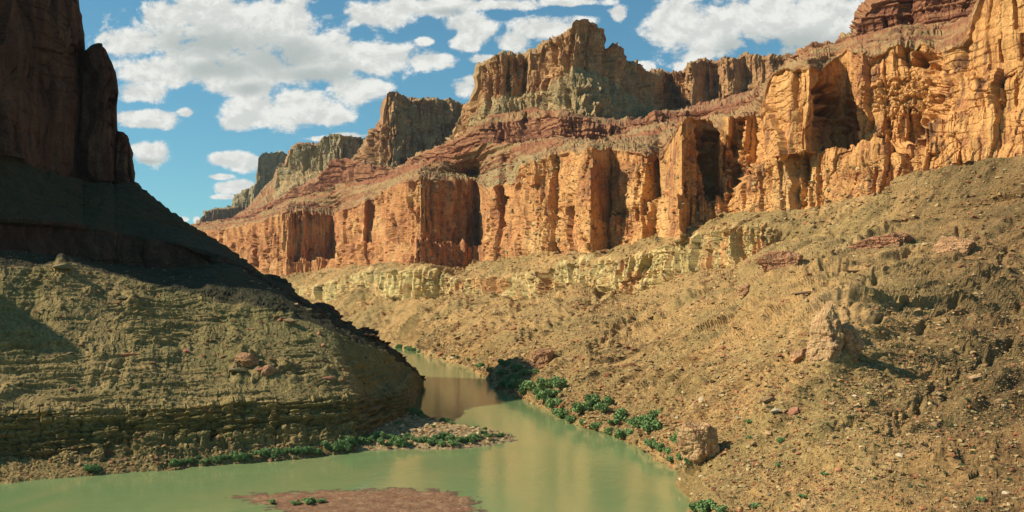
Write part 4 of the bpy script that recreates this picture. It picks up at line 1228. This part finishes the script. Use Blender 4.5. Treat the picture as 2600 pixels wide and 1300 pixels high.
for i in range(46):
    x = 440 + i * 11 + random.uniform(-5, 5)
    y = line(L0, x) - random.uniform(6, 26)
    p = left.at(x, y)
    tamarisk(p, random.uniform(1.8, 3.8) * (1 + .35 * sstep(x, 700, 850)), 'grey green tamarisk below the left cliffs, ' + ('nearest the gravel bar' if x > 780 else 'on the middle shore' if x > 600 else 'at the sparse near end'), 'tamarisks along the left shore', random.uniform(.8, 1.2))
for (x, y) in [(225, 1193), (242, 1192)]:
    p = left.at(x, y)
    tamarisk(p, 4.0, 'bright green bush alone on the near left shore', 'bush pair on the near left shore')
for (x, y, w, lab) in [(785, 1281, 50, 'dark green bush largest on the red sand bar'), (815, 1278, 34, 'bush touching the right side of the largest on the sand bar'), (752, 1282, 30, 'low bush touching the left side of the largest on the sand bar'), (690, 1280, 30, 'low flat bush at the left end of the sand bar')]:
    d = shore_d(y)
    tamarisk(((x - CX) / F * d, d, .3), w / F * d, lab, 'bushes on the sand bar', .6)
P, qx, qy = pool(wall, lambda x, y: (x > 1780) & (x < 2590) & (y > 900) & (y < 1295), 130, rg, lambda x, y: .3 + sstep(x, 2000, 2400) * sstep(y, 1000, 1200))
for p in P:
    shrub(p, p[1] / F * random.uniform(7, 15), 'small dark desert shrub ' + zone_of(wall, p), 'desert shrubs on the near right slope')
P, qx, qy = pool(wall, lambda x, y: (x > 1300) & (x < 2590) & (y > 620) & (y < 950), 70, rg)
for p in P:
    shrub(p, p[1] / F * random.uniform(6, 10), 'tiny dark shrub speck ' + zone_of(wall, p), 'desert shrubs on the high right talus')
P, qx, qy = pool(left, lambda x, y: (x > 10) & (x < 1000) & (y > 700) & (y < 1080), 90, rg)
for p in P:
    shrub(p, p[1] / F * random.uniform(6, 12), 'small dark shrub ' + zone_of(left, p), 'desert shrubs on the left hillside')

# ---------------------------------------------------------------- air
hz = bpy.data.materials.new('thin_haze')
hz.use_nodes = True
t = hz.node_tree
t.nodes.clear()
pv = nd(t, 'ShaderNodeVolumePrincipled')
pv.inputs['Color'].default_value = (.80, .90, 1.0, 1)
pv.inputs['Density'].default_value = 0.000013
pv.inputs['Anisotropy'].default_value = 0.0
mo = nd(t, 'ShaderNodeOutputMaterial')
t.links.new(pv.outputs[0], mo.inputs['Volume'])
x0, x1, y0, y1, z0, z1 = -30500, 30500, -8500, 40500, -8, 1400
hv = np.array([(x, y, z) for z in (z0, z1) for x, y in ((x0, y0), (x1, y0), (x1, y1), (x0, y1))], float)
hf = np.array([(3, 2, 1, 0), (4, 5, 6, 7), (0, 1, 5, 4), (1, 2, 6, 5), (2, 3, 7, 6), (3, 0, 4, 7)])
link('haze', mesh_from_arrays('haze', hv, hf, hz), kind='stuff', label='thin blue air that pales the farthest mesas')
